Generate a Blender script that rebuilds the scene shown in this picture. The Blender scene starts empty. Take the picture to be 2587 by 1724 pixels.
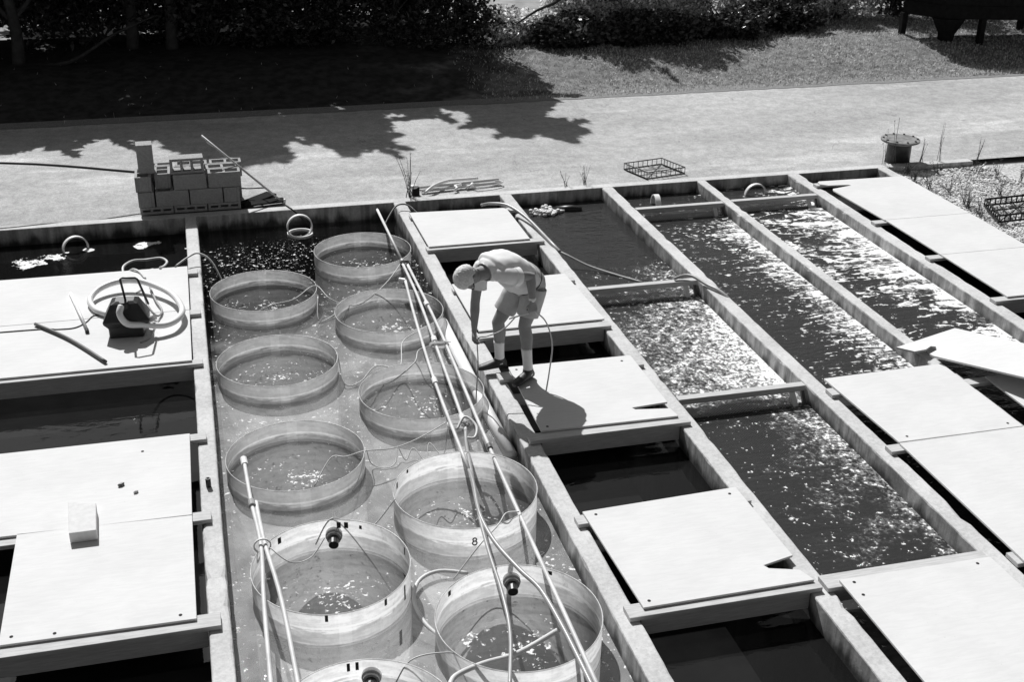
import bpy, bmesh, math, random
from mathutils import Vector, Matrix, noise as mnoise
R = random.Random(7)
rad = math.radians
S = bpy.context.scene
COL = S.collection

# ------------------------------------------------------------------ camera
cam_d = bpy.data.cameras.new('camera'); cam = bpy.data.objects.new('camera', cam_d); COL.objects.link(cam)
FW = Vector((0.2351111, 0.87218138, -0.42897834)); RT = Vector((0.96707667, -0.2541359, 0.01332902)); UP = Vector((0.09739347, 0.41798874, 0.90321643))
m = Matrix((RT, UP, -FW)).transposed().to_4x4(); m.translation = (0, 0, 5.05)
cam.matrix_world = m
cam_d.sensor_width = 36.0; cam_d.lens = 36.0 * 3066.48 / 2587.0
cam_d.clip_start = 0.05; cam_d.clip_end = 2000
S.camera = cam
# ------------------------------------------------------------------ sky, sun, exposure
SUN_EL = 46.0
hd = Vector((0.16, -1.0, 0)).normalized()
sd = hd * math.cos(rad(SUN_EL)) + Vector((0, 0, -math.sin(rad(SUN_EL))))      # way the light travels
W = bpy.data.worlds.new('World'); S.world = W; W.use_nodes = True
nt = W.node_tree; nt.nodes.clear()
sky = nt.nodes.new('ShaderNodeTexSky'); sky.sky_type = 'NISHITA'; sky.sun_disc = False
sky.sun_elevation = rad(SUN_EL); sky.sun_rotation = math.atan2(-hd.x, -hd.y)
sky.dust_density = 3.0; sky.air_density = 1.2; sky.ozone_density = 1.0
bw = nt.nodes.new('ShaderNodeRGBToBW'); bg = nt.nodes.new('ShaderNodeBackground'); wo = nt.nodes.new('ShaderNodeOutputWorld')
bg.inputs['Strength'].default_value = 0.05
nt.links.new(sky.outputs[0], bw.inputs[0]); nt.links.new(bw.outputs[0], bg.inputs['Color']); nt.links.new(bg.outputs[0], wo.inputs['Surface'])
sl = bpy.data.lights.new('sun', 'SUN'); sl.energy = 5.0; sl.angle = rad(0.5); sl.color = (1, 1, 1)
so = bpy.data.objects.new('sun', sl); COL.objects.link(so); so.rotation_euler = sd.to_track_quat('-Z', 'Y').to_euler()
so.location = (-4, 30, 30)
S.view_settings.view_transform = 'Standard'; S.view_settings.look = 'None'; S.view_settings.gamma = 1.0; S.view_settings.use_curve_mapping = False
S.view_settings.exposure = 0.0
S.render.engine = 'CYCLES'
S.cycles.max_bounces = 8; S.cycles.transparent_max_bounces = 12; S.cycles.transmission_bounces = 6
S.cycles.use_denoising = True; S.cycles.caustics_reflective = False; S.cycles.caustics_refractive = False

# ------------------------------------------------------------------ helpers
class MB:
    def __init__(s): s.v = []; s.f = []
    def add(s, vs, fs):
        n = len(s.v); s.v += [Vector(p) for p in vs]; s.f += [tuple(i + n for i in f) for f in fs]
    def box(s, x0, x1, y0, y1, z0, z1):
        s.add([(x0,y0,z0),(x1,y0,z0),(x1,y1,z0),(x0,y1,z0),(x0,y0,z1),(x1,y0,z1),(x1,y1,z1),(x0,y1,z1)],
              [(0,3,2,1),(4,5,6,7),(0,1,5,4),(1,2,6,5),(2,3,7,6),(3,0,4,7)])
    def prism(s, pts, z0, z1):
        n = len(pts)
        s.add([(p[0],p[1],z0) for p in pts] + [(p[0],p[1],z1) for p in pts],
              [tuple(range(n-1,-1,-1)), tuple(range(n,2*n))] + [(i,(i+1)%n,n+(i+1)%n,n+i) for i in range(n)])
    def bar(s, a, b, w, h, up=(0,0,1)):
        a = Vector(a); b = Vector(b); d = (b-a).normalized(); u = Vector(up); x = d.cross(u)
        if x.length < 1e-4: x = d.cross(Vector((0,1,0)))
        x.normalize(); u = x.cross(d).normalized(); x *= w/2; u *= h/2
        s.add([a-x-u,a+x-u,a+x+u,a-x+u,b-x-u,b+x-u,b+x+u,b-x+u],
              [(0,3,2,1),(4,5,6,7),(0,1,5,4),(1,2,6,5),(2,3,7,6),(3,0,4,7)][0:0] + [(0,1,2,3),(7,6,5,4),(0,4,5,1),(1,5,6,2),(2,6,7,3),(3,7,4,0)])
    def tube(s, path, r, n=8, cap=True, closed=False):
        P = [Vector(p) for p in path]; k = len(P)
        rs = r if isinstance(r, (list, tuple)) else [r]*k
        base = len(s.v); u = None
        for i in range(k):
            if closed: d = P[(i+1)%k]-P[i-1]
            else: d = P[min(i+1,k-1)]-P[max(i-1,0)]
            d.normalize()
            if u is None:
                u = d.cross(Vector((0,0,1)))
                if u.length < 1e-3: u = d.cross(Vector((0,1,0)))
            else: u = u - d*u.dot(d)
            u.normalize(); w = d.cross(u)
            for j in range(n):
                a = 2*math.pi*j/n; s.v.append(P[i] + (u*math.cos(a)+w*math.sin(a))*rs[i])
        seg = k if closed else k-1
        for i in range(seg):
            for j in range(n):
                a = base+i*n+j; b = base+i*n+(j+1)%n; c = base+((i+1)%k)*n+(j+1)%n; d2 = base+((i+1)%k)*n+j
                s.f.append((a,b,c,d2))
        if cap and not closed:
            s.f.append(tuple(base+j for j in range(n-1,-1,-1))); s.f.append(tuple(base+(k-1)*n+j for j in range(n)))
    def lathe(s, prof, c=(0,0,0), n=48, axis='z', cap=False):
        base = len(s.v); c = Vector(c)
        for (r, z) in prof:
            for j in range(n):
                a = 2*math.pi*j/n; x = r*math.cos(a); y = r*math.sin(a)
                s.v.append(c + (Vector((x,y,z)) if axis=='z' else Vector((x,z,y)) if axis=='y' else Vector((z,x,y))))
        for i in range(len(prof)-1):
            for j in range(n):
                s.f.append((base+i*n+j, base+i*n+(j+1)%n, base+(i+1)*n+(j+1)%n, base+(i+1)*n+j))
        if cap:
            s.f.append(tuple(base+j for j in range(n-1,-1,-1))); s.f.append(tuple(base+(len(prof)-1)*n+j for j in range(n)))
    def ell(s, c, rx, ry, rz, rot=None, n=14, mm=10):
        c = Vector(c); base = len(s.v)
        for i in range(1, mm):
            t = math.pi*i/mm
            for j in range(n):
                a = 2*math.pi*j/n
                p = Vector((rx*math.sin(t)*math.cos(a), ry*math.sin(t)*math.sin(a), rz*math.cos(t)))
                s.v.append(c + (rot @ p if rot else p))
        for i in range(mm-2):
            for j in range(n):
                s.f.append((base+i*n+j, base+(i+1)*n+j, base+(i+1)*n+(j+1)%n, base+i*n+(j+1)%n))
        s.f.append(tuple(base+j for j in range(n))); s.f.append(tuple(base+(mm-2)*n+j for j in range(n-1,-1,-1)))
    def loft(s, rings, n=16):            # rings: (centre, u, ru, w, rw)
        base = len(s.v)
        for c, u, ru, w, rw in rings:
            c = Vector(c); u = Vector(u); w = Vector(w)
            for j in range(n):
                a = 2*math.pi*j/n; s.v.append(c + u*(ru*math.cos(a)) + w*(rw*math.sin(a)))
        k = len(rings)
        for i in range(k-1):
            for j in range(n):
                s.f.append((base+i*n+j, base+i*n+(j+1)%n, base+(i+1)*n+(j+1)%n, base+(i+1)*n+j))
        s.f.append(tuple(base+j for j in range(n-1,-1,-1))); s.f.append(tuple(base+(k-1)*n+j for j in range(n)))
    def quad(s, a, b, c, d): s.add([a,b,c,d], [(0,1,2,3)])
    def build(s, name, mat, parent=None, loc=None, smooth=False, bevel=0, fix=True):
        loc = Vector(loc) if loc is not None else Vector((0,0,0))
        me = bpy.data.meshes.new(name)
        me.from_pydata([tuple(p-loc) for p in s.v], [], s.f)
        me.update()
        if fix:
            b = bmesh.new(); b.from_mesh(me); bmesh.ops.recalc_face_normals(b, faces=b.faces[:]); b.to_mesh(me); b.free()
        if smooth:
            me.polygons.foreach_set('use_smooth', [True]*len(me.polygons))
        me.materials.append(mat)
        o = bpy.data.objects.new(name, me); COL.objects.link(o)
        if parent: o.parent = parent
        o.location = loc if not parent else (0,0,0)
        if bevel:
            b = o.modifiers.new('bevel', 'BEVEL'); b.width = bevel; b.segments = 2; b.limit_method = 'ANGLE'; b.angle_limit = rad(40)
        return o
def tag(o, label=None, cat=None, group=None, kind=None):
    if label: o['label'] = label
    if cat: o['category'] = cat
    if group: o['group'] = group
    if kind: o['kind'] = kind
    return o
def thing(name, label, cat, loc=(0,0,0), group=None):
    o = bpy.data.objects.new(name, None); COL.objects.link(o); o.location = loc; o.empty_display_size = 0.1
    return tag(o, label, cat, group)
def part(mb, name, mat, parent, **k):
    """part whose geometry was written in world coordinates"""
    L = Vector(parent.location)
    mb.v = [p - L for p in mb.v]
    return mb.build(name, mat, parent, **k)
Z = Vector((0,0,1))
def Z_(z): return Vector((0,0,z))
def spline(pts, sub=6):
    P = [Vector(p) for p in pts]; out = []
    for i in range(len(P)-1):
        a = P[max(i-1,0)]; b = P[i]; c = P[i+1]; d = P[min(i+2,len(P)-1)]
        for k in range(sub):
            t = k/sub
            out.append(0.5*((2*b)+(c-a)*t+(2*a-5*b+4*c-d)*t*t+(3*b-a-3*c+d)*t*t*t))
    out.append(P[-1]); return out

# ------------------------------------------------------------------ materials
class NT:
    def __init__(s, name):
        s.m = bpy.data.materials.new(name); s.m.use_nodes = True; s.t = s.m.node_tree; s.t.nodes.clear()
        s.out = s.n('ShaderNodeOutputMaterial'); s.tc = s.n('ShaderNodeTexCoord'); s.vec = s.tc.outputs['Object']
    def n(s, k, **kw):
        o = s.t.nodes.new(k)
        for a, v in kw.items(): setattr(o, a, v)
        return o
    def l(s, a, b): s.t.links.new(a, b)
    def val(s, sock, v):
        if hasattr(v, 'links') or isinstance(v, bpy.types.NodeSocket): s.l(v, sock)
        else: sock.default_value = v
    def math(s, op, a, b=0.0, c=None, clamp=False):
        o = s.n('ShaderNodeMath', operation=op); o.use_clamp = clamp
        s.val(o.inputs[0], a); s.val(o.inputs[1], b)
        if c is not None: s.val(o.inputs[2], c)
        return o.outputs[0]
    def noise(s, scale, detail=3, rough=0.55, vec=None, sv=None, dist=0.0):
        o = s.n('ShaderNodeTexNoise'); o.inputs['Scale'].default_value = scale; o.inputs['Detail'].default_value = detail
        o.inputs['Roughness'].default_value = rough; o.inputs['Distortion'].default_value = dist
        v = vec or s.vec
        if sv:
            mp = s.n('ShaderNodeMapping'); mp.inputs['Scale'].default_value = sv; s.l(v, mp.inputs[0]); v = mp.outputs[0]
        s.l(v, o.inputs['Vector']); return o.outputs['Fac']
    def ramp(s, v, a, b, lo, hi, smooth=True):
        o = s.n('ShaderNodeMapRange'); o.interpolation_type = 'SMOOTHSTEP' if smooth else 'LINEAR'
        s.val(o.inputs['Value'], v); s.val(o.inputs['From Min'], a); s.val(o.inputs['From Max'], b); s.val(o.inputs['To Min'], lo); s.val(o.inputs['To Max'], hi)
        return o.outputs['Result']
    def xyz(s):
        o = s.n('ShaderNodeSeparateXYZ'); s.l(s.tc.outputs['Object'], o.inputs[0]); return o.outputs
    def grey(s, v):
        o = s.n('ShaderNodeCombineColor')
        for i in range(3): s.val(o.inputs[i], v)
        return o.outputs[0]
    def bump(s, h, strength=0.3, dist=0.02, n=None):
        o = s.n('ShaderNodeBump'); o.inputs['Strength'].default_value = strength; o.inputs['Distance'].default_value = dist
        s.l(h, o.inputs['Height'])
        if n: s.l(n, o.inputs['Normal'])
        return o.outputs[0]
    def bsdf(s, col, rough=0.8, spec=0.3, normal=None):
        o = s.n('ShaderNodeBsdfPrincipled'); s.val(o.inputs['Base Color'], col if isinstance(col, bpy.types.NodeSocket) else (col,col,col,1))
        s.val(o.inputs['Roughness'], rough); o.inputs['Specular IOR Level'].default_value = spec
        if normal: s.l(normal, o.inputs['Normal'])
        return o
    def mix(s, f, a, b):
        o = s.n('ShaderNodeMixShader'); s.val(o.inputs[0], f); s.l(a, o.inputs[1]); s.l(b, o.inputs[2]); return o.outputs[0]
    def done(s, sh): s.l(sh, s.out.inputs['Surface']); return s.m

def simple(name, c, rough=0.7, spec=0.3, var=0.12, scale=20, bump=0.0):
    k = NT(name); n = k.noise(scale, 4)
    col = k.grey(k.ramp(n, 0.3, 0.7, c*(1-var), c*(1+var), False))
    nm = k.bump(n, bump, 0.01) if bump else None
    return k.done(k.bsdf(col, rough, spec, nm).outputs[0])

def concrete():
    k = NT('concrete'); n1 = k.noise(2.2, 5, 0.6); n2 = k.noise(38, 4, 0.7); n3 = k.noise(140, 2, 0.7)
    base = k.ramp(n1, 0.3, 0.7, 0.50, 0.63); base = k.math('ADD', base, k.ramp(n2, 0.25, 0.75, -0.09, 0.07))
    pit = k.ramp(k.noise(60, 2, 0.5), 0.68, 0.74, 1.0, 0.72); base = k.math('MULTIPLY', base, pit)
    geo = k.n('ShaderNodeNewGeometry'); sp = k.n('ShaderNodeSeparateXYZ'); k.l(geo.outputs['Normal'], sp.inputs[0])
    wp = k.n('ShaderNodeSeparateXYZ'); k.l(geo.outputs['Position'], wp.inputs[0])
    z = k.math('ADD', wp.outputs[2], k.ramp(k.noise(5, 4, 0.6, sv=(1,1,0.25)), 0.3, 0.7, -0.06, 0.06))
    wet = k.ramp(z, -0.20, -0.07, 0.16, 1.0)                 # algae below the splash line
    streak = k.ramp(k.noise(9, 3, 0.6, sv=(1,1,0.08)), 0.35, 0.65, 0.5, 1.0)
    side = k.math('MULTIPLY', wet, streak)
    up = k.ramp(sp.outputs[2], 0.5, 0.8, 0.0, 1.0)
    f = k.math('ADD', k.math('MULTIPLY', side, k.math('SUBTRACT', 1.0, up)), up)
    nm = k.bump(k.math('ADD', n2, k.math('MULTIPLY', n3, 0.6)), 0.35, 0.006)
    return k.done(k.bsdf(k.grey(k.math('MULTIPLY', base, f)), 0.9, 0.2, nm).outputs[0])
def plywood():
    k = NT('white_painted_plywood'); g = k.noise(6, 5, 0.65, sv=(1.0,6.0,1.0), dist=0.6); d = k.noise(1.6, 4); s = k.noise(55, 2)
    c = k.ramp(g, 0.35, 0.65, 0.635, 0.675); c = k.math('MULTIPLY', c, k.ramp(d, 0.3, 0.7, 0.96, 1.03)); c = k.math('MULTIPLY', c, k.ramp(k.noise(11, 5, 0.7, sv=(1,1.6,1)), 0.66, 0.74, 1.0, 0.93))
    c = k.math('MULTIPLY', c, k.ramp(s, 0.70, 0.76, 1.0, 0.82))
    c = k.math('MULTIPLY', c, k.ramp(k.noise(0.9, 5, 0.65, dist=0.6), 0.55, 0.75, 1.0, 0.93))
    return k.done(k.bsdf(k.grey(c), 0.75, 0.2, k.bump(g, 0.12, 0.004)).outputs[0])
def timber(name, c):
    k = NT(name); g = k.noise(7, 5, 0.6, sv=(1.0,12,12), dist=0.4); c0 = k.ramp(g, 0.3, 0.7, c*0.85, c*1.12)
    return k.done(k.bsdf(k.grey(c0), 0.8, 0.2, k.bump(g, 0.15, 0.004)).outputs[0])
def fiberglass(name, c0, tl, dirt, z0, z1, clear):
    k = NT(name); x = k.xyz(); n = k.noise(5, 5, 0.6, sv=(1,1,5)); nn = k.noise(30, 4, 0.65); dr = k.noise(14, 4, 0.7, sv=(1,1,0.35))
    z = k.math('ADD', x[2], k.ramp(n, 0.3, 0.7, -0.02, 0.02))
    band = k.math('MULTIPLY', k.ramp(z, z0-0.012, z0+0.012, 1.0, 0.0), k.ramp(z, z1-0.015, z1+0.01, 0.0, 1.0))      # stained band between high and low water
    c = k.math('ADD', k.math('SUBTRACT', c0, k.math('MULTIPLY', band, dirt)), k.math('MULTIPLY', k.ramp(z, z1-0.02, z1+0.005, 1.0, 0.0), max(0.0, 0.95-c0)))      # whitened below the stain, painting in the glow of the submerged wall
    ring = k.math('MULTIPLY', k.ramp(x[2], -0.125, -0.118, 0.0, 1.0), k.ramp(x[2], -0.108, -0.102, 1.0, 0.0))
    c = k.math('ADD', c, k.math('MULTIPLY', ring, 0.28)); c = k.math('MULTIPLY', c, k.ramp(nn, 0.25, 0.75, 0.88, 1.05))
    c = k.math('MULTIPLY', c, k.ramp(n, 0.35, 0.65, 0.82, 1.06)); c = k.math('MULTIPLY', c, k.ramp(dr, 0.58, 0.75, 1.0, 0.75))
    lap = k.math('MULTIPLY', k.ramp(x[0], -0.03, -0.02, 0.0, 1.0), k.ramp(x[0], 0.055, 0.065, 1.0, 0.0))             # overlapped sheet joint
    c = k.math('ADD', c, k.math('MULTIPLY', lap, 0.09)); c = k.math('MINIMUM', c, 0.97)
    g = k.grey(c); d = k.n('ShaderNodeBsdfDiffuse'); k.l(g, d.inputs[0]); t = k.n('ShaderNodeBsdfTranslucent'); k.l(g, t.inputs[0])
    gl = k.n('ShaderNodeBsdfGlossy'); gl.inputs['Roughness'].default_value = 0.3
    tr = k.n('ShaderNodeBsdfTransparent'); tr.inputs[0].default_value = (0.9,0.9,0.9,1)
    return k.done(k.mix(0.035, k.mix(clear, k.mix(tl, d.outputs[0], t.outputs[0]), tr.outputs[0]), gl.outputs[0]))
def water(name, x0, x1, y0, y1, murk, foam_y, foam_x, streak=0.5, alpha=0.5, ripple=0.3, lo=0.74, hi=0.44, fscale=14, murk_far=None, clear=0.62, spots=(), local=False, sscale=1.7, sasp=4.6, veil=0.0):
    """foam_y: [(t, density)] along the race, foam_x: (density at x0, density at x1)"""
    k = NT(name); x = k.xyz()
    if local:
        gp = k.n('ShaderNodeNewGeometry'); k.vec = gp.outputs['Position']
    ty = k.ramp(x[1], y0, y1, 0, 1, False); tx = k.ramp(x[0], x0, x1, 0, 1, False)
    cr = k.n('ShaderNodeValToRGB'); k.l(ty, cr.inputs[0])
    e = cr.color_ramp.elements; e[0].position = foam_y[0][0]; e[0].color = (foam_y[0][1],)*3+(1,); e[1].position = foam_y[-1][0]; e[1].color = (foam_y[-1][1],)*3+(1,)
    for p, v in foam_y[1:-1]:
        q = e.new(p); q.color = (v,)*3+(1,)
    cx = k.n('ShaderNodeValToRGB'); k.l(tx, cx.inputs[0])
    e = cx.color_ramp.elements; e[0].position = foam_x[0][0]; e[0].color = (foam_x[0][1],)*3+(1,); e[1].position = foam_x[-1][0]; e[1].color = (foam_x[-1][1],)*3+(1,)
    for p, v in foam_x[1:-1]:
        q = e.new(p); q.color = (v,)*3+(1,)
    b1 = k.n('ShaderNodeRGBToBW'); k.l(cr.outputs[0], b1.inputs[0]); b2 = k.n('ShaderNodeRGBToBW'); k.l(cx.outputs[0], b2.inputs[0])
    big = k.noise(2.1, 3, 0.6)
    dens = k.math('ADD', k.math('MULTIPLY', b1.outputs[0], b2.outputs[0]), k.ramp(big, 0.3, 0.7, -0.12, 0.12))
    for (sx, sy, sr, amp) in spots:                      # rafts of foam
        dx = k.math('SUBTRACT', x[0], sx); dy = k.math('SUBTRACT', x[1], sy)
        q = k.math('SQRT', k.math('ADD', k.math('MULTIPLY', dx, dx), k.math('MULTIPLY', dy, dy)))
        dens = k.math('ADD', dens, k.ramp(k.math('ADD', q, k.ramp(big, 0.3, 0.7, -0.08, 0.08)), sr, sr*0.25, 0.0, amp))
    sp = k.noise(fscale*2.2, 4, 0.6); sp2 = k.noise(fscale, 3, 0.55, dist=0.5)
    st = k.noise(sscale, 4, 0.6, sv=(1.0, sasp, 1.0), dist=1.0)
    st = k.math('SUBTRACT', 1.0, k.math('MULTIPLY', k.math('ABSOLUTE', k.math('SUBTRACT', st, 0.5)), 4.0))   # ridged streaks
    st = k.math('ADD', st, k.math('MULTIPLY', k.math('SUBTRACT', sp2, 0.5), 0.9))
    f = k.math('ADD', k.math('MULTIPLY', sp, 0.5), k.math('MULTIPLY', sp2, 0.5))
    thr = k.math('ADD', lo, k.math('MULTIPLY', dens, hi-lo))
    fm = k.math('MAXIMUM', k.ramp(f, k.math('SUBTRACT', thr, 0.015), k.math('ADD', thr, 0.055), 0.0, 1.0), k.math('MULTIPLY', k.ramp(f, k.math('SUBTRACT', thr, 0.13), thr, 0.0, 0.26), k.math('MULTIPLY', k.ramp(dens, 0.42, 0.75, 0.0, 1.0), veil)))
    if streak:
        t2 = k.math('SUBTRACT', 1.12, k.math('MULTIPLY', dens, streak))
        fm = k.math('MAXIMUM', fm, k.ramp(st, t2, k.math('ADD', t2, 0.10), 0.0, 1.0))
    rp = k.noise(5, 3, 0.55, sv=(0.5, 1.3, 1.0), dist=0.9); rp2 = k.noise(22, 2, 0.5, sv=(0.7,1.2,1.0))
    h = k.math('ADD', rp, k.math('MULTIPLY', rp2, 0.35)); h = k.math('ADD', h, k.math('MULTIPLY', fm, 0.25))
    nm = k.bump(h, ripple, 0.05)
    d = k.n('ShaderNodeBsdfDiffuse')
    if murk_far is None: d.inputs[0].default_value = (murk,)*3+(1,)
    else:
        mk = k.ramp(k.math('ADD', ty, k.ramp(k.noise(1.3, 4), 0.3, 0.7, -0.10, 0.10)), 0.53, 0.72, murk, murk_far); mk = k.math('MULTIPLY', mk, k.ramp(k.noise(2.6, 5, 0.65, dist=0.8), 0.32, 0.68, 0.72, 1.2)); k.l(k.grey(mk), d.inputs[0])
    t = k.n('ShaderNodeBsdfTransparent'); t.inputs[0].default_value = (clear,clear,clear,1)
    g = k.n('ShaderNodeBsdfGlossy'); g.inputs['Roughness'].default_value = 0.03; k.l(nm, g.inputs['Normal'])
    fr = k.n('ShaderNodeFresnel'); fr.inputs[0].default_value = 1.333; k.l(nm, fr.inputs['Normal'])
    body = k.mix(alpha, t.outputs[0], d.outputs[0])
    fo = k.n('ShaderNodeBsdfDiffuse'); fo.inputs[0].default_value = (0.8,0.8,0.8,1)
    return k.done(k.mix(fm, k.mix(fr.outputs[0], body, g.outputs[0]), fo.outputs[0]))
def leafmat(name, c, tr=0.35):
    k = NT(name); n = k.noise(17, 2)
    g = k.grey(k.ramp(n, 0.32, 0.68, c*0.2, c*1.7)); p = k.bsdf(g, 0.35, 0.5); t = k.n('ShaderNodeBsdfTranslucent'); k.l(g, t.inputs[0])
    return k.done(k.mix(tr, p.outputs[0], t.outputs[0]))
def mesh_screen_mat():
    k = NT('wire_mesh'); w = k.n('ShaderNodeTexWave', wave_type='BANDS', bands_direction='DIAGONAL'); w.inputs['Scale'].default_value = 22
    k.l(k.tc.outputs['Object'], w.inputs[0])
    mp = k.n('ShaderNodeMapping'); mp.inputs['Scale'].default_value = (-1,1,1); k.l(k.tc.outputs['Object'], mp.inputs[0])
    w2 = k.n('ShaderNodeTexWave', wave_type='BANDS', bands_direction='DIAGONAL'); w2.inputs['Scale'].default_value = 22; k.l(mp.outputs[0], w2.inputs[0])
    f = k.math('MAXIMUM', k.ramp(w.outputs['Fac'], 0.55, 0.7, 0, 1), k.ramp(w2.outputs['Fac'], 0.55, 0.7, 0, 1))
    d = k.bsdf(0.30, 0.5, 0.4); t = k.n('ShaderNodeBsdfTransparent')
    return k.done(k.mix(k.math('MULTIPLY', f, 0.9), t.outputs[0], d.outputs[0]))
def asphalt():
    k = NT('pale_asphalt'); n = k.noise(0.55, 4, 0.55, sv=(0.5,1.4,1)); n2 = k.noise(120, 3, 0.7); n3 = k.noise(24, 4, 0.65)
    c = k.ramp(n, 0.3, 0.7, 0.40, 0.51); c = k.math('MULTIPLY', c, k.ramp(n2, 0.3, 0.7, 0.66, 1.26)); c = k.math('MULTIPLY', c, k.ramp(n3, 0.3, 0.7, 0.88, 1.08))
    pt = k.ramp(k.noise(0.8, 3, 0.5, sv=(0.35,1.6,1)), 0.60, 0.66, 1.0, 1.22); c = k.math('MULTIPLY', c, pt)
    ln = k.math('ABSOLUTE', k.math('SUBTRACT', k.noise(0.42, 4, 0.6, dist=0.4), 0.5)); mk = k.ramp(k.noise(0.5, 2, sv=(1,1,1)), 0.45, 0.55, 0.0, 1.0)
    c = k.math('MULTIPLY', c, k.math('SUBTRACT', 1.0, k.math('MULTIPLY', k.ramp(ln, 0.0, 0.0022, 0.35, 0.0), mk)))
    c = k.math('MULTIPLY', c, k.ramp(k.noise(5.5, 5, 0.7), 0.35, 0.65, 0.86, 1.08))
    return k.done(k.bsdf(k.grey(c), 0.9, 0.2, k.bump(k.math('ADD', n2, n3), 0.5, 0.01)).outputs[0])

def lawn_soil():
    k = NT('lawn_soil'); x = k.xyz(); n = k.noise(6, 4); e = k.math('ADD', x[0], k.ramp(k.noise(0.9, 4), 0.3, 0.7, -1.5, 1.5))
    soil_shade = k.ramp(e, 3.6, 6.4, 0.05, 0.19)                      # soil colour darkened on the left to deepen the tree shade
    return k.done(k.bsdf(k.grey(k.math('MULTIPLY', soil_shade, k.ramp(n, 0.3, 0.7, 0.65, 1.35))), 0.95, 0.1, k.bump(n, 0.3, 0.01)).outputs[0])
M = {}
M['concrete'] = concrete(); M['ply'] = plywood(); M['timber'] = timber('pale_timber', 0.52); M['timber_dark'] = timber('dark_timber', 0.12)
M['tank'] = fiberglass('grey_fibreglass', 0.62, 0.55, 0.30, -0.135, -0.225, 0.24); M['tank_white'] = fiberglass('white_fibreglass', 0.92, 0.70, 0.30, -0.14, -0.25, 0.03)
M['tank_rim'] = fiberglass('rim_fibreglass', 0.95, 0.6, 0.0, -1.0, -2.0, 0.0)
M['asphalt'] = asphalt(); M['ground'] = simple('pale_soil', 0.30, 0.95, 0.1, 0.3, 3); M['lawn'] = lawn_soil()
M['grass'] = leafmat('grass_blade', 0.66, 0.25); M['leaf'] = leafmat('leaf_shaded', 0.055, 0.25); M['leaf2'] = leafmat('leaf_sunlit', 0.72, 0.5)  # shade and sunlight worked into the dark and light leaf colours
M['bark'] = simple('bark', 0.06, 0.95, 0.1, 0.3, 9, 0.6); M['block'] = simple('concrete_block', 0.36, 0.95, 0.1, 0.16, 45, 0.5)
M['pipe'] = simple('weathered_pipe', 0.60, 0.5, 0.4, 0.16, 5); M['pvc'] = simple('white_plastic_pipe', 0.78, 0.4, 0.4, 0.05, 8); M['hose'] = simple('pale_hose', 0.62, 0.45, 0.4, 0.08, 8); M['hose_dark'] = simple('grey_hose', 0.34, 0.35, 0.5, 0.1, 8)
M['black'] = simple('black_plastic', 0.025, 0.4, 0.4, 0.2); M['metal'] = simple('dark_metal', 0.09, 0.5, 0.5, 0.25, 25); M['dark'] = simple('dark_paint', 0.02, 0.8, 0.2, 0.2)
M['foamblock'] = simple('foam_block', 0.66, 0.9, 0.1, 0.07, 30, 0.2); M['rope'] = simple('pale_rope', 0.6, 0.9, 0.1, 0.1, 40)
M['gravel'] = simple('gravel_stone', 0.68, 0.9, 0.2, 0.3, 9); M['gravel_base'] = simple('gravel_base', 0.48, 0.95, 0.1, 0.4, 30, 0.6)
M['skin'] = simple('skin', 0.27, 0.55, 0.35, 0.08, 14); M['shirt'] = simple('white_cotton', 0.8, 0.9, 0.1, 0.04, 12, 0.1); M['shorts'] = simple('grey_cotton', 0.50, 0.9, 0.1, 0.06, 30)
M['sock'] = simple('white_sock', 0.8, 0.9, 0.1, 0.04, 60, 0.2); M['shoe'] = simple('dark_leather', 0.035, 0.5, 0.4, 0.2, 20); M['hair'] = simple('grey_hair', 0.66, 0.7, 0.3, 0.2, 60, 0.4)
M['screen'] = mesh_screen_mat(); M['weed'] = leafmat('dry_weed', 0.07, 0.2); M['tape'] = simple('black_tape', 0.03, 0.6, 0.3, 0.2)
M['hutpaint'] = simple('dark_stained_boards', 0.014, 0.9, 0.1, 0.3, 12); M['slab'] = simple('pale_slab', 0.55, 0.9, 0.2, 0.1, 10)

# ------------------------------------------------------------------ ground, road, lawn
g = MB()
def rect(mb, x0, x1, y0, y1, z): mb.quad((x0,y0,z),(x1,y0,z),(x1,y1,z),(x0,y1,z))
PX0, PX1, PY0, PY1 = -2.83, 9.37, 2.3, 14.74
for (a,b,c,d) in [(-400,400,PY1,700), (-400,PX0,-60,PY1), (PX1,400,-60,PY1), (PX0,PX1,-60,PY0)]: rect(g, a, b, c, d, -0.10)
tag(g.build('ground', M['ground'], fix=False), kind='structure')
g = MB(); rect(g, -60, 80, PY1, 19.5, -0.03); rect(g, -60, PX0, -30, PY1, -0.03)
tag(g.build('road', M['asphalt'], fix=False), kind='structure')
g = MB()
for i in range(700):
    x = -20+i*0.07; g.v.append(Vector((x, 19.28+0.05*mnoise.noise((x*1.1,2,0))+0.03*mnoise.noise((x*5,7,0)), -0.024))); g.v.append(Vector((x, 19.62, -0.024)))
for i in range(699): g.f.append((2*i, 2*i+2, 2*i+3, 2*i+1))
gm = NT('gravel_verge'); n_ = gm.noise(70, 3, 0.7); gm.l(gm.bsdf(gm.grey(gm.ramp(n_, 0.3, 0.7, 0.15, 0.34)), 0.95, 0.1, gm.bump(n_, 0.5, 0.02)).outputs[0], gm.out.inputs[0])
tag(g.build('verge', gm.m, fix=False), kind='structure')
def lawn_z(x, y):
    t = min(max((y-19.45)/2.6, 0), 1); return -0.05 + 0.30*t*t*(3-2*t) + 0.035*mnoise.noise((x*0.7, y*0.9, 3.1))
g = MB(); nx, ny = 90, 26; xs = [-40 + 80*i/nx*1.0 for i in range(nx+1)]; ys = [19.45 + 5.5*j/ny for j in range(ny+1)]
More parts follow.
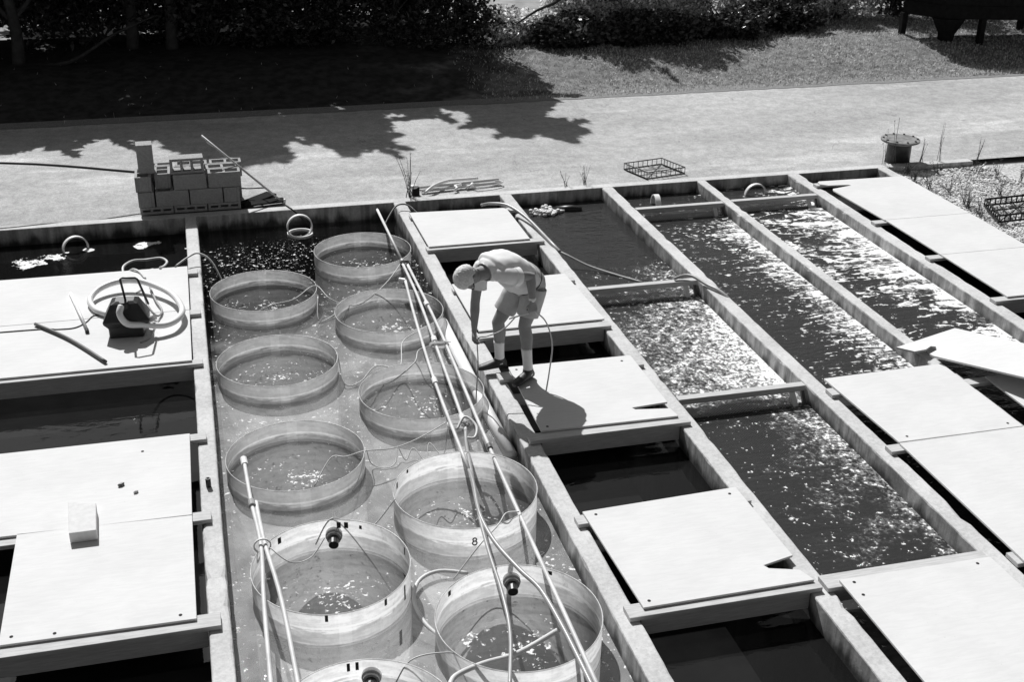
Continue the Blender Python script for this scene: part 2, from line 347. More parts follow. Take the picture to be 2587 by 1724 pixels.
for j in range(ny+1):
    for i in range(nx+1):
        yy = ys[j] + (0.06*mnoise.noise((xs[i]*1.3,0,0)) if j == 0 else 0)
        zz = lawn_z(xs[i], ys[j]) if j < ny else -0.12
        if j == 0: zz = -0.03
        g.v.append(Vector((xs[i], yy, zz)))
for j in range(ny):
    for i in range(nx): g.f.append((j*(nx+1)+i, j*(nx+1)+i+1, (j+1)*(nx+1)+i+1, (j+1)*(nx+1)+i))
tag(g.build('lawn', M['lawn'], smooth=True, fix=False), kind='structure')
g = MB()
for i in range(52000):
    x = R.uniform(4.6, 19) if R.random() < 0.997 else R.uniform(-9, 4.6); y = 19.42 + 4.3*R.random()**1.25  # almost no blades on the left, so the tree shade stays dark
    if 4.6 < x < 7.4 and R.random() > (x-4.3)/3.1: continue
    z = lawn_z(x, y); h = R.uniform(0.018, 0.055)*(1.9 if y < 19.62 + 0.08*math.sin(x*3.1) else 1); a = R.uniform(0, math.pi); w = R.uniform(0.005, 0.011)
    dx, dy = math.cos(a)*w, math.sin(a)*w; lx, ly = R.uniform(-0.04,0.04), R.uniform(-0.04,0.04)
    g.add([(x-dx,y-dy,z-0.01),(x+dx,y+dy,z-0.01),(x+lx,y+ly,z+h)], [(0,1,2)])
tag(g.build('grass', M['grass'], fix=False), 'short mown grass beside the road under the bushes', 'grass', kind='stuff')

# ------------------------------------------------------------------ concrete walls
WX = [(-2.82,-2.674), (-0.234,-0.090), (2.345,2.503), (3.735,3.892), (5.134,5.286), (6.485,6.612), (7.828,8.003), (9.215,9.365)]
wl = ['pale concrete wall along the far left side of the left raceway',
      'pale concrete wall between the left covered raceway and the round tanks',
      'pale concrete wall the bending man stands on, beside the round tanks',
      'pale concrete wall between the boarded narrow raceway and the calm rippled water',
      'pale concrete wall between the two foaming raceways with a dark hose lying over it',
      'pale concrete wall beside the whitest foam, under the crooked leaning board',
      'pale concrete wall between the whitest foam and the long row of joined boards',
      'pale concrete wall along the gravel bed at the right']
def wall_y(mb, a, b, y0, y1, z0, z1, seed):
    rng = random.Random(seed); n = max(2, int((y1-y0)/0.11)); sec = 8
    for i in range(n+1):
        y = y0+(y1-y0)*i/n; c1 = 0.010+abs(rng.gauss(0,0.005)); c2 = 0.010+abs(rng.gauss(0,0.005)); w = 0.003*math.sin(y*1.7+seed)
        if rng.random() < 0.05: c1 += rng.uniform(0.012,0.03)
        if rng.random() < 0.05: c2 += rng.uniform(0.012,0.03)
        for (x, z) in [(a,z0),(b,z0),(b+w,z1-c2),(b+w-c2*0.35,z1-c2*0.35),(b+w-c2,z1),(a+w+c1,z1),(a+w+c1*0.35,z1-c1*0.35),(a+w,z1-c1)]: mb.v.append(Vector((x,y,z)))
    for i in range(n):
        for j in range(sec): mb.f.append((i*sec+j, i*sec+(j+1)%sec, (i+1)*sec+(j+1)%sec, (i+1)*sec+j))
    mb.f.append(tuple(range(sec-1,-1,-1))); mb.f.append(tuple(n*sec+j for j in range(sec)))
for q, ((a, b), L) in enumerate(zip(WX, wl)):
    mb = MB(); wall_y(mb, a, b, 2.45, 14.583, -1.25, 0.0, q+3)
    tag(mb.build('concrete_wall', M['concrete'], loc=((a+b)/2, 8.5, -1.25)), L, 'wall', 'long concrete raceway walls', 'thing')
mb = MB(); mb.box(-6.0, 10.75, 14.587, 14.74, -1.25, 0.0)
tag(mb.build('concrete_wall', M['concrete'], loc=(3, 14.66, -1.25), bevel=0.012), 'concrete end wall along the road that closes all the raceways', 'wall', kind='thing')
mb = MB(); mb.box(-2.82, 9.365, 2.3, 2.445, -1.25, 0.0)
tag(mb.build('concrete_wall', M['concrete'], loc=(3, 2.4, -1.25), bevel=0.012), 'concrete end wall at the near end of the raceways', 'wall', kind='thing')
mb = MB(); rect(mb, -2.8, 9.3, 2.3, 14.7, -1.2)
tag(mb.build('basin_floor', simple('basin_floor', 0.13, 0.9, 0.2, 0.3, 3), fix=False), kind='structure')

# ------------------------------------------------------------------ water
def sheet(x0, x1, y0, y1, z, mat):
    mb = MB(); rect(mb, x0-0.01, x1+0.01, y0, y1, z)
    return tag(mb.build('water', mat, fix=False), kind='structure')
one = [(0,1.0),(1,1.0)]
sheet(-2.67, -0.234, 2.46, 14.575, -0.205, water('water_left', -2.67,-0.234, 12.5, 14.6, 0.012, [(0,0.0),(0.45,0.05),(0.6,0.5),(0.8,0.1),(1,0.0)], [(0,0.0),(1,0.0)], 0.0, 0.6, 0.03, 0.72, 0.5, 9, None, 0.62, [(-2.05,13.95,0.30,1.5),(-1.75,14.12,0.25,1.4),(-1.36,14.26,0.10,1.6),(-0.75,14.3,0.12,1.5),(-0.62,14.33,0.10,1.5),(-0.25,14.05,0.08,1.4),(-1.62,14.22,0.07,1.4),(-0.72,13.4,0.13,1.2)]))
TANKS = [(1.72,13.03,0),(0.529,12.08,0),(1.732,11.265,0),(0.529,10.37,0),(1.722,9.465,0),(0.525,8.60,0),(1.719,7.677,1),(0.609,6.942,1),(1.719,6.104,1),(0.611,5.374,1)]
mb = MB(); zw = -0.20
for x0, x1, side in ((-0.1,1.13,0),(1.13,2.355,1)):
    ts = sorted([t for t in TANKS if (t[0] > 1.13) == bool(side)], key=lambda t: t[1]); yc = 2.46
    for cx, cy, near in ts:
        r = 0.547 if near else 0.5545; a0, a1 = cy-0.585, cy+0.585
        if a0 > yc: rect(mb, x0, x1, yc, a0, zw)
        n = 72; base = len(mb.v)
        for j in range(n):
            a = 2*math.pi*j/n; c, q = math.cos(a), math.sin(a); k = 1e9
            if c > 1e-6: k = min(k, (x1-cx)/c)
            if c < -1e-6: k = min(k, (x0-cx)/c)
            if q > 1e-6: k = min(k, (a1-cy)/q)
            if q < -1e-6: k = min(k, (a0-cy)/q)
            mb.v.append(Vector((cx+r*c, cy+r*q, zw))); mb.v.append(Vector((cx+k*c, cy+k*q, zw)))
        for j in range(n): mb.f.append((base+2*j, base+2*j+1, base+(2*j+3)%(2*n), base+(2*j+2)%(2*n)))
        for px, py in ((x0,a0),(x1,a0),(x1,a1),(x0,a1)):                     # square corners between two rays
            ang = math.atan2(py-cy, px-cx) % (2*math.pi); j = int(ang/(2*math.pi)*n); mb.v.append(Vector((px,py,zw)))
            mb.f.append((base+2*j+1, len(mb.v)-1, base+(2*j+3)%(2*n)))
        yc = a1
    rect(mb, x0, x1, yc, 14.575, zw)
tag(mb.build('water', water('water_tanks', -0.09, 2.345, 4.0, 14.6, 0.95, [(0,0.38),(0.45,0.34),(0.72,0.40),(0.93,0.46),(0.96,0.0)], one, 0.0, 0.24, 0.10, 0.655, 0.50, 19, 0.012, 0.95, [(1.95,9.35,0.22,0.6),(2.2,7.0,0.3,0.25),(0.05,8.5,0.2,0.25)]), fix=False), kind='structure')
sheet(2.503, 3.735, 2.46, 14.575, -0.20, water('water_boarded', 2.503,3.735,2.4,14.6,0.012,[(0,0),(1,0)],one,0.0,0.6,0.05,0.8,0.7))
sheet(3.892, 5.134, 2.46, 14.575, -0.165, water('water_calm', 3.892,5.134, 6.0,14.6,0.05,
      [(0,0.56),(0.15,0.56),(0.29,0.60),(0.335,0.68),(0.36,1.05),(0.48,1.0),(0.60,0.75),(0.625,0.62),(0.72,0.48),(0.78,0.0),(1,0.0)], [(0,0.66),(0.5,0.80),(0.85,1.02),(1,1.35)], 0.0, 0.65, 0.35, 0.70, 0.485, 16, veil=1.0))
sheet(5.286, 6.485, 2.46, 14.575, -0.15, water('water_streaked', 5.286,6.485, 8.4,13.8,0.05,
      [(0,0.65),(0.5,0.8),(0.85,0.9),(0.97,0.45),(1,0.2)], [(0,0.2),(0.5,0.42),(0.8,0.75),(1,1.15)], 0.42, 0.65, 0.4, 0.70, 0.485, 15, veil=1.0))
sheet(6.612, 7.828, 2.46, 14.575, -0.14, water('water_white', 6.612,7.828, 8.4,13.8,0.05,
      [(0,0.55),(0.3,0.62),(0.55,0.95),(0.9,0.85),(1,0.4)], [(0,0.52),(0.45,0.52),(0.8,0.78),(1,1.25)], 0.50, 0.65, 0.4, 0.69, 0.475, 11, None, 0.62, (), False, 1.15, 3.2, 1.0))
sheet(8.003, 9.215, 2.46, 14.575, -0.2, water('water_right', 8.0,9.215,2.4,14.6,0.012,[(0,0),(1,0)],one,0.0,0.6,0.05,0.8,0.7))

# ------------------------------------------------------------------ timbers and boards
TT = 0.038
def beam(x0, x1, y0, y1, label, inner=None, dep=0.13):
    t = thing('timber_beam', label, 'beam', ((x0+x1)/2, (y0+y1)/2, 0), 'timber beams lying across the raceway walls')
    mb = MB(); mb.box(x0, x1, y0, y1, 0.003, TT); part(mb, 'cap_plank', M['timber'], t, bevel=0.004)
    if inner:
        mb = MB(); mb.box(inner[0], inner[1], y0+0.012, y0+0.05, -dep, 0.001); part(mb, 'edge_plank', M['timber'], t, bevel=0.003)
    return t
def cover(pts, label, z=TT+0.002, th=0.018, nails=(), tilt=None):
    t = thing('plywood_board', label, 'board', (sum(p[0] for p in pts)/len(pts), sum(p[1] for p in pts)/len(pts), z), 'white plywood boards covering the raceways')
    mb = MB(); mb.prism(pts, z, z+th); part(mb, 'panel', M['ply'], t, bevel=0.003)
    for (x, y) in nails:
        mb = MB(); mb.lathe([(0.012,0),(0.012,0.002)], (x, y, z+th), 8, cap=True); part(mb, 'nail_hole', M['dark'], t)
    return t
iA = (2.51, 3.728)
beam(2.43, 3.80, 13.86, 13.98, 'beam end under the far edge of the farthest board beside the end wall', iA)
beam(2.42, 3.81, 12.735, 12.855, 'beam carrying the near edge of the farthest board, behind the bending man', iA)
beam(2.455, 3.80, 11.51, 11.60, 'beam end beside the bending man\'s head, under the far edge of the second board', iA)
beam(2.45, 3.80, 10.31, 10.43, 'beam behind the bending man\'s legs, under the near edge of the second board', iA)
beam(2.43, 3.815, 9.42, 9.57, 'beam under the man\'s rear shoe at the far edge of the shadowed board', iA)
beam(2.405, 3.82, 8.30, 8.42, 'beam under the near edge of the board that carries the man\'s shadow', iA)
beam(2.425, 3.80, 7.05, 7.17, 'beam under the far edge of the notched board nearest the bottom of the picture', iA)
beam(2.425, 3.81, 5.94, 6.08, 'beam with pale end block under the near edge of the big notched board at lower middle', iA)
cover([(2.45,12.80),(3.65,12.80),(3.65,13.92),(2.44,14.0)], 'white board nearest the end wall, with the dark hose crossing its corner')
cover([(2.48,10.44),(3.77,10.44),(3.73,11.68),(2.47,11.66)], 'white board directly behind the bending man')
cover([(2.53,8.41),(3.74,8.39),(3.72,8.535),(3.42,8.585),(3.405,8.62),(3.74,8.645),(3.74,9.6),(2.56,9.62)], 'white board under the man\'s front shoe, with his shadow on it', nails=[(2.60,8.47),(2.62,9.55),(3.62,9.5)])
cover([(2.54,6.0),(3.78,6.01),(3.735,6.14),(3.535,6.205),(3.515,6.245),(3.765,6.305),(3.745,7.23),(2.495,7.18)], 'white board with wedge notch in its right edge, at lower middle', nails=[(2.58,7.12),(3.66,7.15),(2.6,6.06)])
# left raceway
iL = (-2.66, -0.24)
beam(-2.75, -0.13, 12.62, 12.76, 'beam under the far edge of the board with the pump', None)
beam(-2.75, -0.13, 11.52, 11.64, 'beam under the seam between the two pump boards', None)
beam(-2.75, -0.145, 10.37, 10.47, 'beam under the near edge of the board with the black pump', iL)
beam(-2.75, -0.16, 8.95, 9.06, 'beam under the far edge of the board with the foam block', None)
beam(-2.75, -0.165, 7.75, 7.87, 'beam under the seam beneath the foam block', None)
beam(-2.75, -0.15, 6.50, 6.64, 'beam under the near edge of the square board at lower left', iL)
cover([(-2.67,11.60),(-0.235,11.60),(-0.232,12.80),(-2.67,12.83)], 'white board behind the black pump at the far left')
cover([(-2.67,10.44),(-0.24,10.42),(-0.235,11.592),(-2.67,11.592)], 'white board under the black pump and the dark rod')
cover([(-2.73,7.86),(-0.30,7.815),(-0.29,9.04),(-2.73,9.06)], 'wide white board with two crumbs, behind the foam block', nails=[(-0.66,8.83)])
cover([(-1.50,6.60),(-0.30,6.58),(-0.30,7.805),(-1.51,7.85)], 'square white board at lower left in front of the foam block', nails=[(-1.43,6.67),(-0.40,6.64),(-1.17,6.64)])
# raceway with calm water
beam(3.84, 5.12, 5.92, 6.07, 'beam at the near end of the dark sparkling water', (3.90, 5.126), 0.1)
cover([(3.955,3.4),(5.17,3.4),(5.115,5.96),(3.945,5.97)], 'long white board in the lower right corner below the sparkling water', nails=[(4.03,5.92),(4.02,5.78),(4.98,5.91),(5.0,5.2)])
# streaked raceway
beam(5.23, 6.56, 8.46, 8.59, 'small pale block of a beam at the left edge of the upper right board', None)
beam(5.225, 6.56, 7.45, 7.56, 'beam end sticking out between the two joined boards at right', None)
beam(5.275, 6.56, 5.86, 6.0, 'beam end beside the lower right corner of the lower joined board', None)
cover([(5.345,7.55),(6.52,7.55),(6.52,8.77),(5.29,8.74)], 'white board below the crooked leaning board at right', nails=[(5.46,7.62),(6.42,7.62)])
cover([(5.31,5.0),(6.50,5.0),(6.54,7.54),(5.34,7.535)], 'long white board at the right edge, nearer than the square one it joins')
# white-water raceway: leaning sheet and lower boards
t = thing('plywood_board', 'crooked white sheet with notched end leaning over the foaming raceways', 'board', (7.2, 8.6, 0), 'white plywood boards covering the raceways')
P0, P1, P2, P3 = Vector((6.30,9.195,0.05)), Vector((7.09,9.437,0.06)), Vector((7.92,7.66,0.34)), Vector((7.13,7.42,0.34))
def bl(u, v): return (P0*(1-u)+P1*u)*(1-v) + (P3*(1-u)+P2*u)*v
outl = [(0,0),(0.5,0.0),(1,0.0),(1.0,0.25),(1,0.5),(1,1),(0.5,1),(0,1),(0,0.5),(0.0,0.20),(0.03,0.17),(0.20,0.155),(0.29,0.12),(0.27,0.10),(0.14,0.115),(0.0,0.10)]
nrm = (P1-P0).cross(P3-P0).normalized(); nrm = nrm if nrm.z > 0 else -nrm
mb = MB(); top = [bl(u,v) for u,v in outl]; n = len(top)
mb.add([p - nrm*0.018 for p in top] + top, [tuple(range(n-1,-1,-1)), tuple(range(n,2*n))] + [(i,(i+1)%n,n+(i+1)%n,n+i) for i in range(n)])
part(mb, 'panel', M['ply'], t)
beam(6.545, 7.90, 8.36, 8.47, 'beam hidden mostly below the crooked leaning sheet', None)
cover([(6.73,5.6),(7.88,5.6),(7.88,8.44),(6.755,8.44)], 'white board lying in shade partly below the crooked leaning sheet')
# right raceway: three joined boards
iE = (8.01, 9.21)
for y0, L in [(13.93,'beam end peeping out at the far edge of the long joined boards'), (12.42,'beam end block at the first seam of the long joined boards'), (11.21,'small beam end at the second seam of the long joined boards'), (9.97,'beam with pale end block at the near edge of the long joined boards')]:
    beam(7.93, 9.30, y0, y0+0.11, L, iE if y0 < 10 else None)
cover([(8.08,12.47),(9.27,12.47),(9.265,14.02),(8.02,14.05),(7.985,14.02),(7.975,13.93),(8.06,13.86),(8.34,13.83),(8.36,13.80),(8.05,13.72),(8.02,13.66)], 'white board with a notched corner nearest the end wall at right')
cover([(8.10,11.27),(9.26,11.27),(9.27,12.465),(8.09,12.465)], 'middle white board of the three joined beside the gravel')
cover([(8.10,10.02),(9.28,10.02),(9.26,11.265),(8.10,11.265)], 'nearest white board of the three joined beside the gravel')

# ------------------------------------------------------------------ mesh screens across the raceways
def screen(x0, x1, y, zw, label, slope=0.32, brace=True):
    t = thing('mesh_screen', label, 'screen', ((x0+x1)/2, y, 0), 'mesh screens standing across the open raceways')
    mb = MB(); mb.box(x0+0.005, x1-0.005, y-0.04, y+0.04, -0.06, -0.003); part(mb, 'crossbar', M['timber'], t, bevel=0.004)
    mb = MB(); q = [(x0+0.03,y-0.06,-0.09),(x1-0.16,y-0.06,-0.09),(x1-0.10,y-0.06-slope,-0.62),(x0+0.03,y-0.06-slope,-0.62)]
    mb.add(q + [(p[0],p[1]-0.004,p[2]-0.002) for p in q], [(0,1,2,3),(7,6,5,4),(0,4,5,1),(1,5,6,2),(2,6,7,3),(3,7,4,0)]); part(mb, 'mesh_panel', M['screen'], t)
    mb = MB(); mb.bar((x1-0.13,y-0.02,-0.06),(x1-0.10,y-0.30,-0.42),0.05,0.02); part(mb, 'side_brace', M['pvc'], t)
    for xx in (x0+0.025, x1-0.03):
        mb = MB(); mb.bar((xx,y-0.03,-0.06),(xx,y-0.30,-0.5),0.03,0.03); part(mb, 'side_rail', M['metal'], t)
screen(3.892, 5.134, 11.35, -0.165, 'mesh screen in the calm water, with a hose on its bar end')
screen(3.892, 5.134, 8.80, -0.165, 'mesh screen between the sparkling white foam and the dark near water')
screen(5.286, 6.485, 13.70, -0.15, 'mesh screen at the far end of the streaked foaming raceway')
screen(6.612, 7.828, 13.73, -0.14, 'mesh screen at the far end of the whitest foaming raceway')

# ------------------------------------------------------------------ round tanks
M['tank_water'] = water('tank_water', -0.55, 0.55, -0.55, 0.55, 0.11, [(0,0.15),(0.4,0.36),(0.7,0.32),(1,0.1)], [(0,0.7),(0.5,1.0),(1,0.7)], 0.0, 0.36, 0.09, 0.655, 0.49, 19, None, 0.9, [(0.05,-0.05,0.2,0.42),(-0.3,0.12,0.12,0.3)], True)
M['tank_water_far'] = water('tank_water_far', -0.55, 0.55, -0.55, 0.55, 0.015, [(0,0.15),(0.4,0.36),(0.7,0.32),(1,0.1)], [(0,0.7),(0.5,1.0),(1,0.7)], 0.0, 0.68, 0.09, 0.655, 0.49, 19, None, 0.9, [(0.05,-0.05,0.2,0.42),(-0.3,0.12,0.12,0.3)], True)
RT_ = 0.5535
def tank(cx, cy, label, fit=False, marks=(), zr=0.0, digit=None, seam=1.7):
    t = thing('fish_tank', label, 'tank', (cx, cy, zr), 'round fibreglass fish tanks standing in the water')
    n = 96; mb = MB(); RT_ = 0.546 if zr > 0 else 0.5535
    wob = [1 + 0.006*math.sin(2*a*2*math.pi/n + cx*7+cy) for a in range(n)]
    zs = [0, -0.03, -0.07, -0.105, -0.12, -0.14, -0.17, -0.2, -0.28, -0.5, -1.1]
    for z in zs:
        for j in range(n):
            a = 2*math.pi*j/n; mb.v.append(Vector((RT_*wob[j]*math.cos(a), RT_*wob[j]*math.sin(a), z)))
    for i in range(len(zs)-1):
        for j in range(n): mb.f.append((i*n+j, i*n+(j+1)%n, (i+1)*n+(j+1)%n, (i+1)*n+j))
    mt = M['tank_white'] if cy < 8 else M['tank']; mb.build('shell', mt, t, smooth=True, fix=False)
    mb = MB()
    mb.tube([(RT_*wob[j]*math.cos(2*math.pi*j/n), RT_*wob[j]*math.sin(2*math.pi*j/n), 0.0) for j in range(n)], 0.0042, 6, closed=True)
    mb.build('rim', M['tank_rim'], t, smooth=True)
    if fit:
        a = fit; c = Vector((RT_*math.cos(a), RT_*math.sin(a), -0.12)); d = Vector((-math.cos(a), -math.sin(a), 0))
        mb = MB(); mb.tube([c, c+d*0.03], 0.062, 20); fl = mb.build('fitting_flange', M['hose'], t)
        mb = MB(); mb.tube([c+d*0.025, c+d*0.05], 0.046, 18); mb.tube([c+d*0.045, c+d*0.062], 0.052, 18); mb.build('collar', M['hose_dark'], t)
        mb = MB(); mb.tube([c+d*0.05, c+d*0.13-Vector((0,0,0.01))], 0.036, 16); mb.build('outlet_pipe', M['black'], t)
    for (a, z0, h, w, side) in marks:
        mb = MB(); rr = RT_ + side*0.009; dw = w/RT_/2
        p = [(rr*math.cos(a-dw), rr*math.sin(a-dw)), (rr*math.cos(a+dw), rr*math.sin(a+dw))]; rr2 = rr + 0.002
        p2 = [(rr2*math.cos(a+dw), rr2*math.sin(a+dw)), (rr2*math.cos(a-dw), rr2*math.sin(a-dw))]
        mb.prism(p+p2, z0-h, z0); mb.build('tape_mark', M['tape'], t)
    if digit:
        mb = MB(); a0 = -1.67
        for zc, rx, rz in ((-0.092,0.013,0.014),(-0.122,0.016,0.017)):
            mb.tube([((RT_*1.006+0.003)*math.cos(a0+rx*math.cos(q*0.3927)/RT_), (RT_*1.006+0.003)*math.sin(a0+rx*math.cos(q*0.3927)/RT_), zc+rz*math.sin(q*0.3927)) for q in range(16)], 0.005, 6, closed=True)
        mb.build('number', M['tape'], t)
    wl = -0.175 - zr; mb = MB(); mb.lathe([(RT_*1.002, wl),(0.45,wl),(0.3,wl),(0.12,wl),(0.0005,wl)], (0,0,0), 64)
    o = mb.build('water_surface', M['tank_water_far'] if cy > 11.8 else M['tank_water'], t, fix=False)
    return t
tank(1.72, 13.03, 'farthest round tank, close to the end wall under the far tip of the white pipes', seam=1.75)
tank(0.529, 12.08, 'round tank beside the left wall with white tubes dipping into dark water', seam=1.9)
tank(1.732, 11.265, 'round tank left of the bending man\'s head, crossed by white pipes', seam=1.75)
tank(0.529, 10.37, 'round tank third down the left column, without pipes or tubes across it', seam=1.75)
tank(1.722, 9.465, 'round tank into which the bending man lowers his tube', seam=1.8)
tank(0.525, 8.60, 'round tank in left column with floating foam patch and a pipe tip on its rim', seam=1.7)
tank(1.719, 7.677, 'round white tank marked 8 on its side', zr=0.07, digit='8', marks=[(2.7,-0.02,0.05,0.03,-1),(2.35,-0.01,0.03,0.02,-1)], seam=1.75)
D8 = [(2.2,-0.02,0.05,0.03,-1),(1.35,-0.015,0.05,0.03,-1),(1.25,-0.015,0.05,0.03,-1),(1.05,-0.03,0.03,0.02,-1),(0.2,-0.02,0.06,0.016,-1),(-1.75,0.0,0.05,0.02,1),(-1.0,0.0,0.05,0.02,1),(-0.62,-0.02,0.12,0.018,1),(-0.75,-0.35,0.12,0.03,1)]
tank(0.609, 6.942, 'round white tank with black outlet stub, left of the one marked 8', fit=1.42, marks=D8, zr=0.07, seam=1.75)
tank(1.719, 6.104, 'round white tank with black outlet stub, nearest on the right, crossed by hoses', fit=1.40, zr=0.07, marks=[(2.35,-0.02,0.04,0.03,-1),(1.62,0.0,0.04,0.03,-1),(0.9,-0.01,0.03,0.03,-1)], seam=2.0)
tank(0.611, 5.374, 'nearest round tank cut off by the bottom of the picture', fit=1.36, zr=0.07, marks=[(1.62,-0.01,0.06,0.02,-1),(1.52,-0.01,0.06,0.02,-1)], seam=1.85)

# ------------------------------------------------------------------ pipes and hoses over the tanks
def pipe(name, pts, r, mat, label, cat, couplings=(), sub=5, n=10, group=None, ties=()):
    p = spline(pts, sub) if sub > 1 else [Vector(q) for q in pts]
    if couplings or ties:
        t = thing(name, label, cat, p[0], group)
        mb = MB(); mb.tube(p, r, n); part(mb, 'tube', mat, t, smooth=True)
        for (a, b, nm, rr, mt) in couplings:
            mb = MB(); mb.tube([a, b], rr, 12); part(mb, nm, mt, t, smooth=False)
        return t
    mb = MB(); mb.tube(p, r, n)
    return tag(mb.build(name, mat, loc=p[0], smooth=True), label, cat, group)
def lerp(a, b, t): return Vector(a)*(1-t) + Vector(b)*t
GP = 'white plastic pipes laid over the round tanks'
A0, A1 = (2.05,14.02,0.12), (2.085,12.45,0.035)
pipe('plastic_pipe', [A0, A1], 0.0155, M['pipe'], 'short white pipe reaching over the farthest tank toward the end wall', 'pipe', [(A1, lerp(A1,A0,0.03), 'coupling', 0.028, M['hose_dark'])], 1, group=GP)
a, b = (2.125,12.40,0.03), (1.987,4.98,0.1)
pipe('plastic_pipe', [a, (2.125,10.6,0.03), (2.058,8.29,0.036), b], 0.0155, M['pipe'], 'long straight white pipe nearest the man, running toward the bottom edge', 'pipe',
     [((2.122,11.30,0.03),(2.122,11.22,0.03),'coupling',0.027,M['pvc']), ((2.061,8.326,0.032),(2.056,8.255,0.039),'coupling',0.025,M['metal'])], 5, group=GP)
pipe('plastic_pipe', [(2.075,12.43,0.035),(2.07,11.5,0.03),(2.02,10.3,0.03),(1.955,8.87,0.03),(1.93,8.6,0.03)], 0.0155, M['pipe'], 'middle white pipe of the bundle crossing the tank the man works at', 'pipe',
     [((2.03,10.45,0.03),(2.025,10.36,0.03),'coupling',0.028,M['pvc']), ((1.955,8.87,0.03),(1.945,8.75,0.03),'coupling',0.026,M['pvc'])], 4, group=GP)
pipe('plastic_pipe', [(2.02,11.93,0.03),(1.94,10.9,0.03),(1.86,9.55,0.03),(1.805,7.935,0.071)], 0.015, M['pipe'], 'left white pipe of the bundle, ending over the tank marked 8', 'pipe',
     [((2.02,11.93,0.03),(1.96,11.97,0.03),'elbow',0.024,M['pvc']), ((1.862,9.6,0.03),(1.858,9.5,0.03),'coupling',0.025,M['pvc'])], 4, group=GP)
pipe('hose', [(1.93,8.6,0.03),(1.89,8.4,0.03),(1.839,8.053,0.059),(1.745,7.395,0.1),(1.735,7.119,0.1),(1.765,6.843,0.1),(1.844,6.528,0.1),(1.918,6.291,0.1),(1.947,5.916,0.1),(1.957,5.522,0.1),(1.962,5.029,0.1)], 0.016, M['hose_dark'], 'dark flexible hose curving beside the straight pipe over the nearest right tank', 'hose')
pipe('hose', [(1.805,7.935,0.071),(1.787,7.7,0.094),(1.726,7.248,0.1),(1.686,6.784,0.1),(1.662,6.33,0.1),(1.612,5.916,0.09),(1.479,5.423,0.09)], 0.013, M['hose_dark'], 'thin grey hose bending left across the nearest right tank', 'hose')
pipe('plastic_pipe', [(0.115,8.53,0.04),(0.129,7.876,0.082),(0.158,7.238,0.1),(0.128,6.508,0.1),(0.099,5.127,0.1)], 0.0155, M['pipe'], 'white pipe at left with a capped tip on the rim of the foam-patched tank', 'pipe',
     [((0.113,8.56,0.04),(0.118,8.46,0.04),'end_cap',0.027,M['pvc']), ((0.132,7.853,0.084),(0.135,7.77,0.092),'coupling',0.027,M['hose_dark'])], 5, group=GP)
pipe('plastic_pipe', [(0.163,7.841,0.08),(0.187,7.248,0.1),(0.247,6.508,0.1),(0.281,5.127,0.1)], 0.0155, M['pipe'], 'white pipe at left that forks off right of the capped one', 'pipe', (), 5, group=GP)
mb = MB(); mb.lathe([(0.055,0.0),(0.062,0.004),(0.062,0.02),(0.055,0.024)], (0.168,7.238,0.09), 20, axis='y')
tag(mb.build('hose_clamp', M['hose'], loc=(0.168,7.238,0.07)), 'pale tie binding the two left pipes together', 'clamp')
for i, (c, L) in enumerate([((2.10,12.41,0.03),'dark tie around the pipe joint over the farthest tank'), ((2.05,10.28,0.03),'knotted tie on the pipes left of the man\'s hand'), ((1.9,8.72,0.03),'tie on the pipe bundle above the tank marked 8')]):
    mb = MB()
    for k in range(3):
        q = [(c[0] + 0.075*math.cos(2*math.pi*j/20)*(1.2 if i else 0.7), c[1] + (k-1)*0.018 + 0.012*math.sin(j), c[2] + 0.03*math.sin(2*math.pi*j/20)) for j in range(20)]
        mb.tube(q, 0.006, 5, closed=True)
    mb.bar((c[0]+0.05,c[1],c[2]+0.03),(c[0]+0.10,c[1]-0.06,c[2]+0.05),0.008,0.006)
    tag(mb.build('tie', M['metal'] if i == 0 else M['rope'], loc=c), L, 'tie')
AT = 'thin pale air tubes looping between the tanks'
def air(pts, label, r=0.0055, mat='hose', name='air_tube'): return pipe(name, pts, r, M[mat], label, 'tube', (), 7, 6, AT)
air([(0.42,11.93,-0.19),(0.6,11.9,-0.10),(0.82,11.83,-0.03),(1.065,12.05,0.012),(1.19,11.82,-0.05),(1.38,11.7,-0.1),(1.55,11.72,-0.08),(1.83,12.0,0.0),(2.06,12.43,0.035)], 'tube from the second left tank curving up to the far pipe joint')
air([(0.82,11.90,-0.05),(0.90,12.0,-0.15),(0.98,11.96,-0.19)], 'short tube branching off inside the second left tank')
air([(1.07,11.82,-0.02),(1.05,11.55,-0.18),(1.3,11.72,-0.15),(1.38,11.70,-0.1)], 'slack tube hanging just outside the second left tank')
air([(1.05,10.30,-0.1),(1.085,10.37,0.0),(1.11,10.05,-0.16),(1.26,10.08,-0.17),(1.43,10.23,-0.1),(1.64,10.13,-0.08),(1.74,10.5,0.0),(1.98,10.68,0.03)], 'tube between the pipeless tank and the pipes beside the man')
air([(1.22,9.8,-0.19),(1.3,10.0,-0.16),(1.5,9.95,-0.15),(1.75,10.0,0.0),(1.85,10.24,0.02),(2.04,10.28,0.03)], 'tube rising over the rim of the tank the man works at')
air([(0.64,8.36,-0.17),(0.80,8.56,-0.05),(0.92,8.52,-0.03),(1.075,8.50,0.014),(1.32,8.55,-0.02),(1.56,8.64,0.0),(1.80,8.78,0.03)], 'taut tube from the foam-patched tank to the tie on the pipes')
air([(0.92,8.20,-0.16),(1.0,8.3,-0.08),(1.08,8.52,0.012),(1.13,8.58,-0.16),(1.24,8.53,-0.19),(1.33,8.57,-0.17),(1.37,8.70,-0.10),(1.42,8.60,-0.18),(1.50,8.68,-0.12),(1.58,8.54,-0.18),(1.64,8.70,-0.1),(1.73,8.56,-0.15),(1.82,8.80,0.02)], 'coiled slack tube looping along the water behind the tank marked 8', 0.0045)
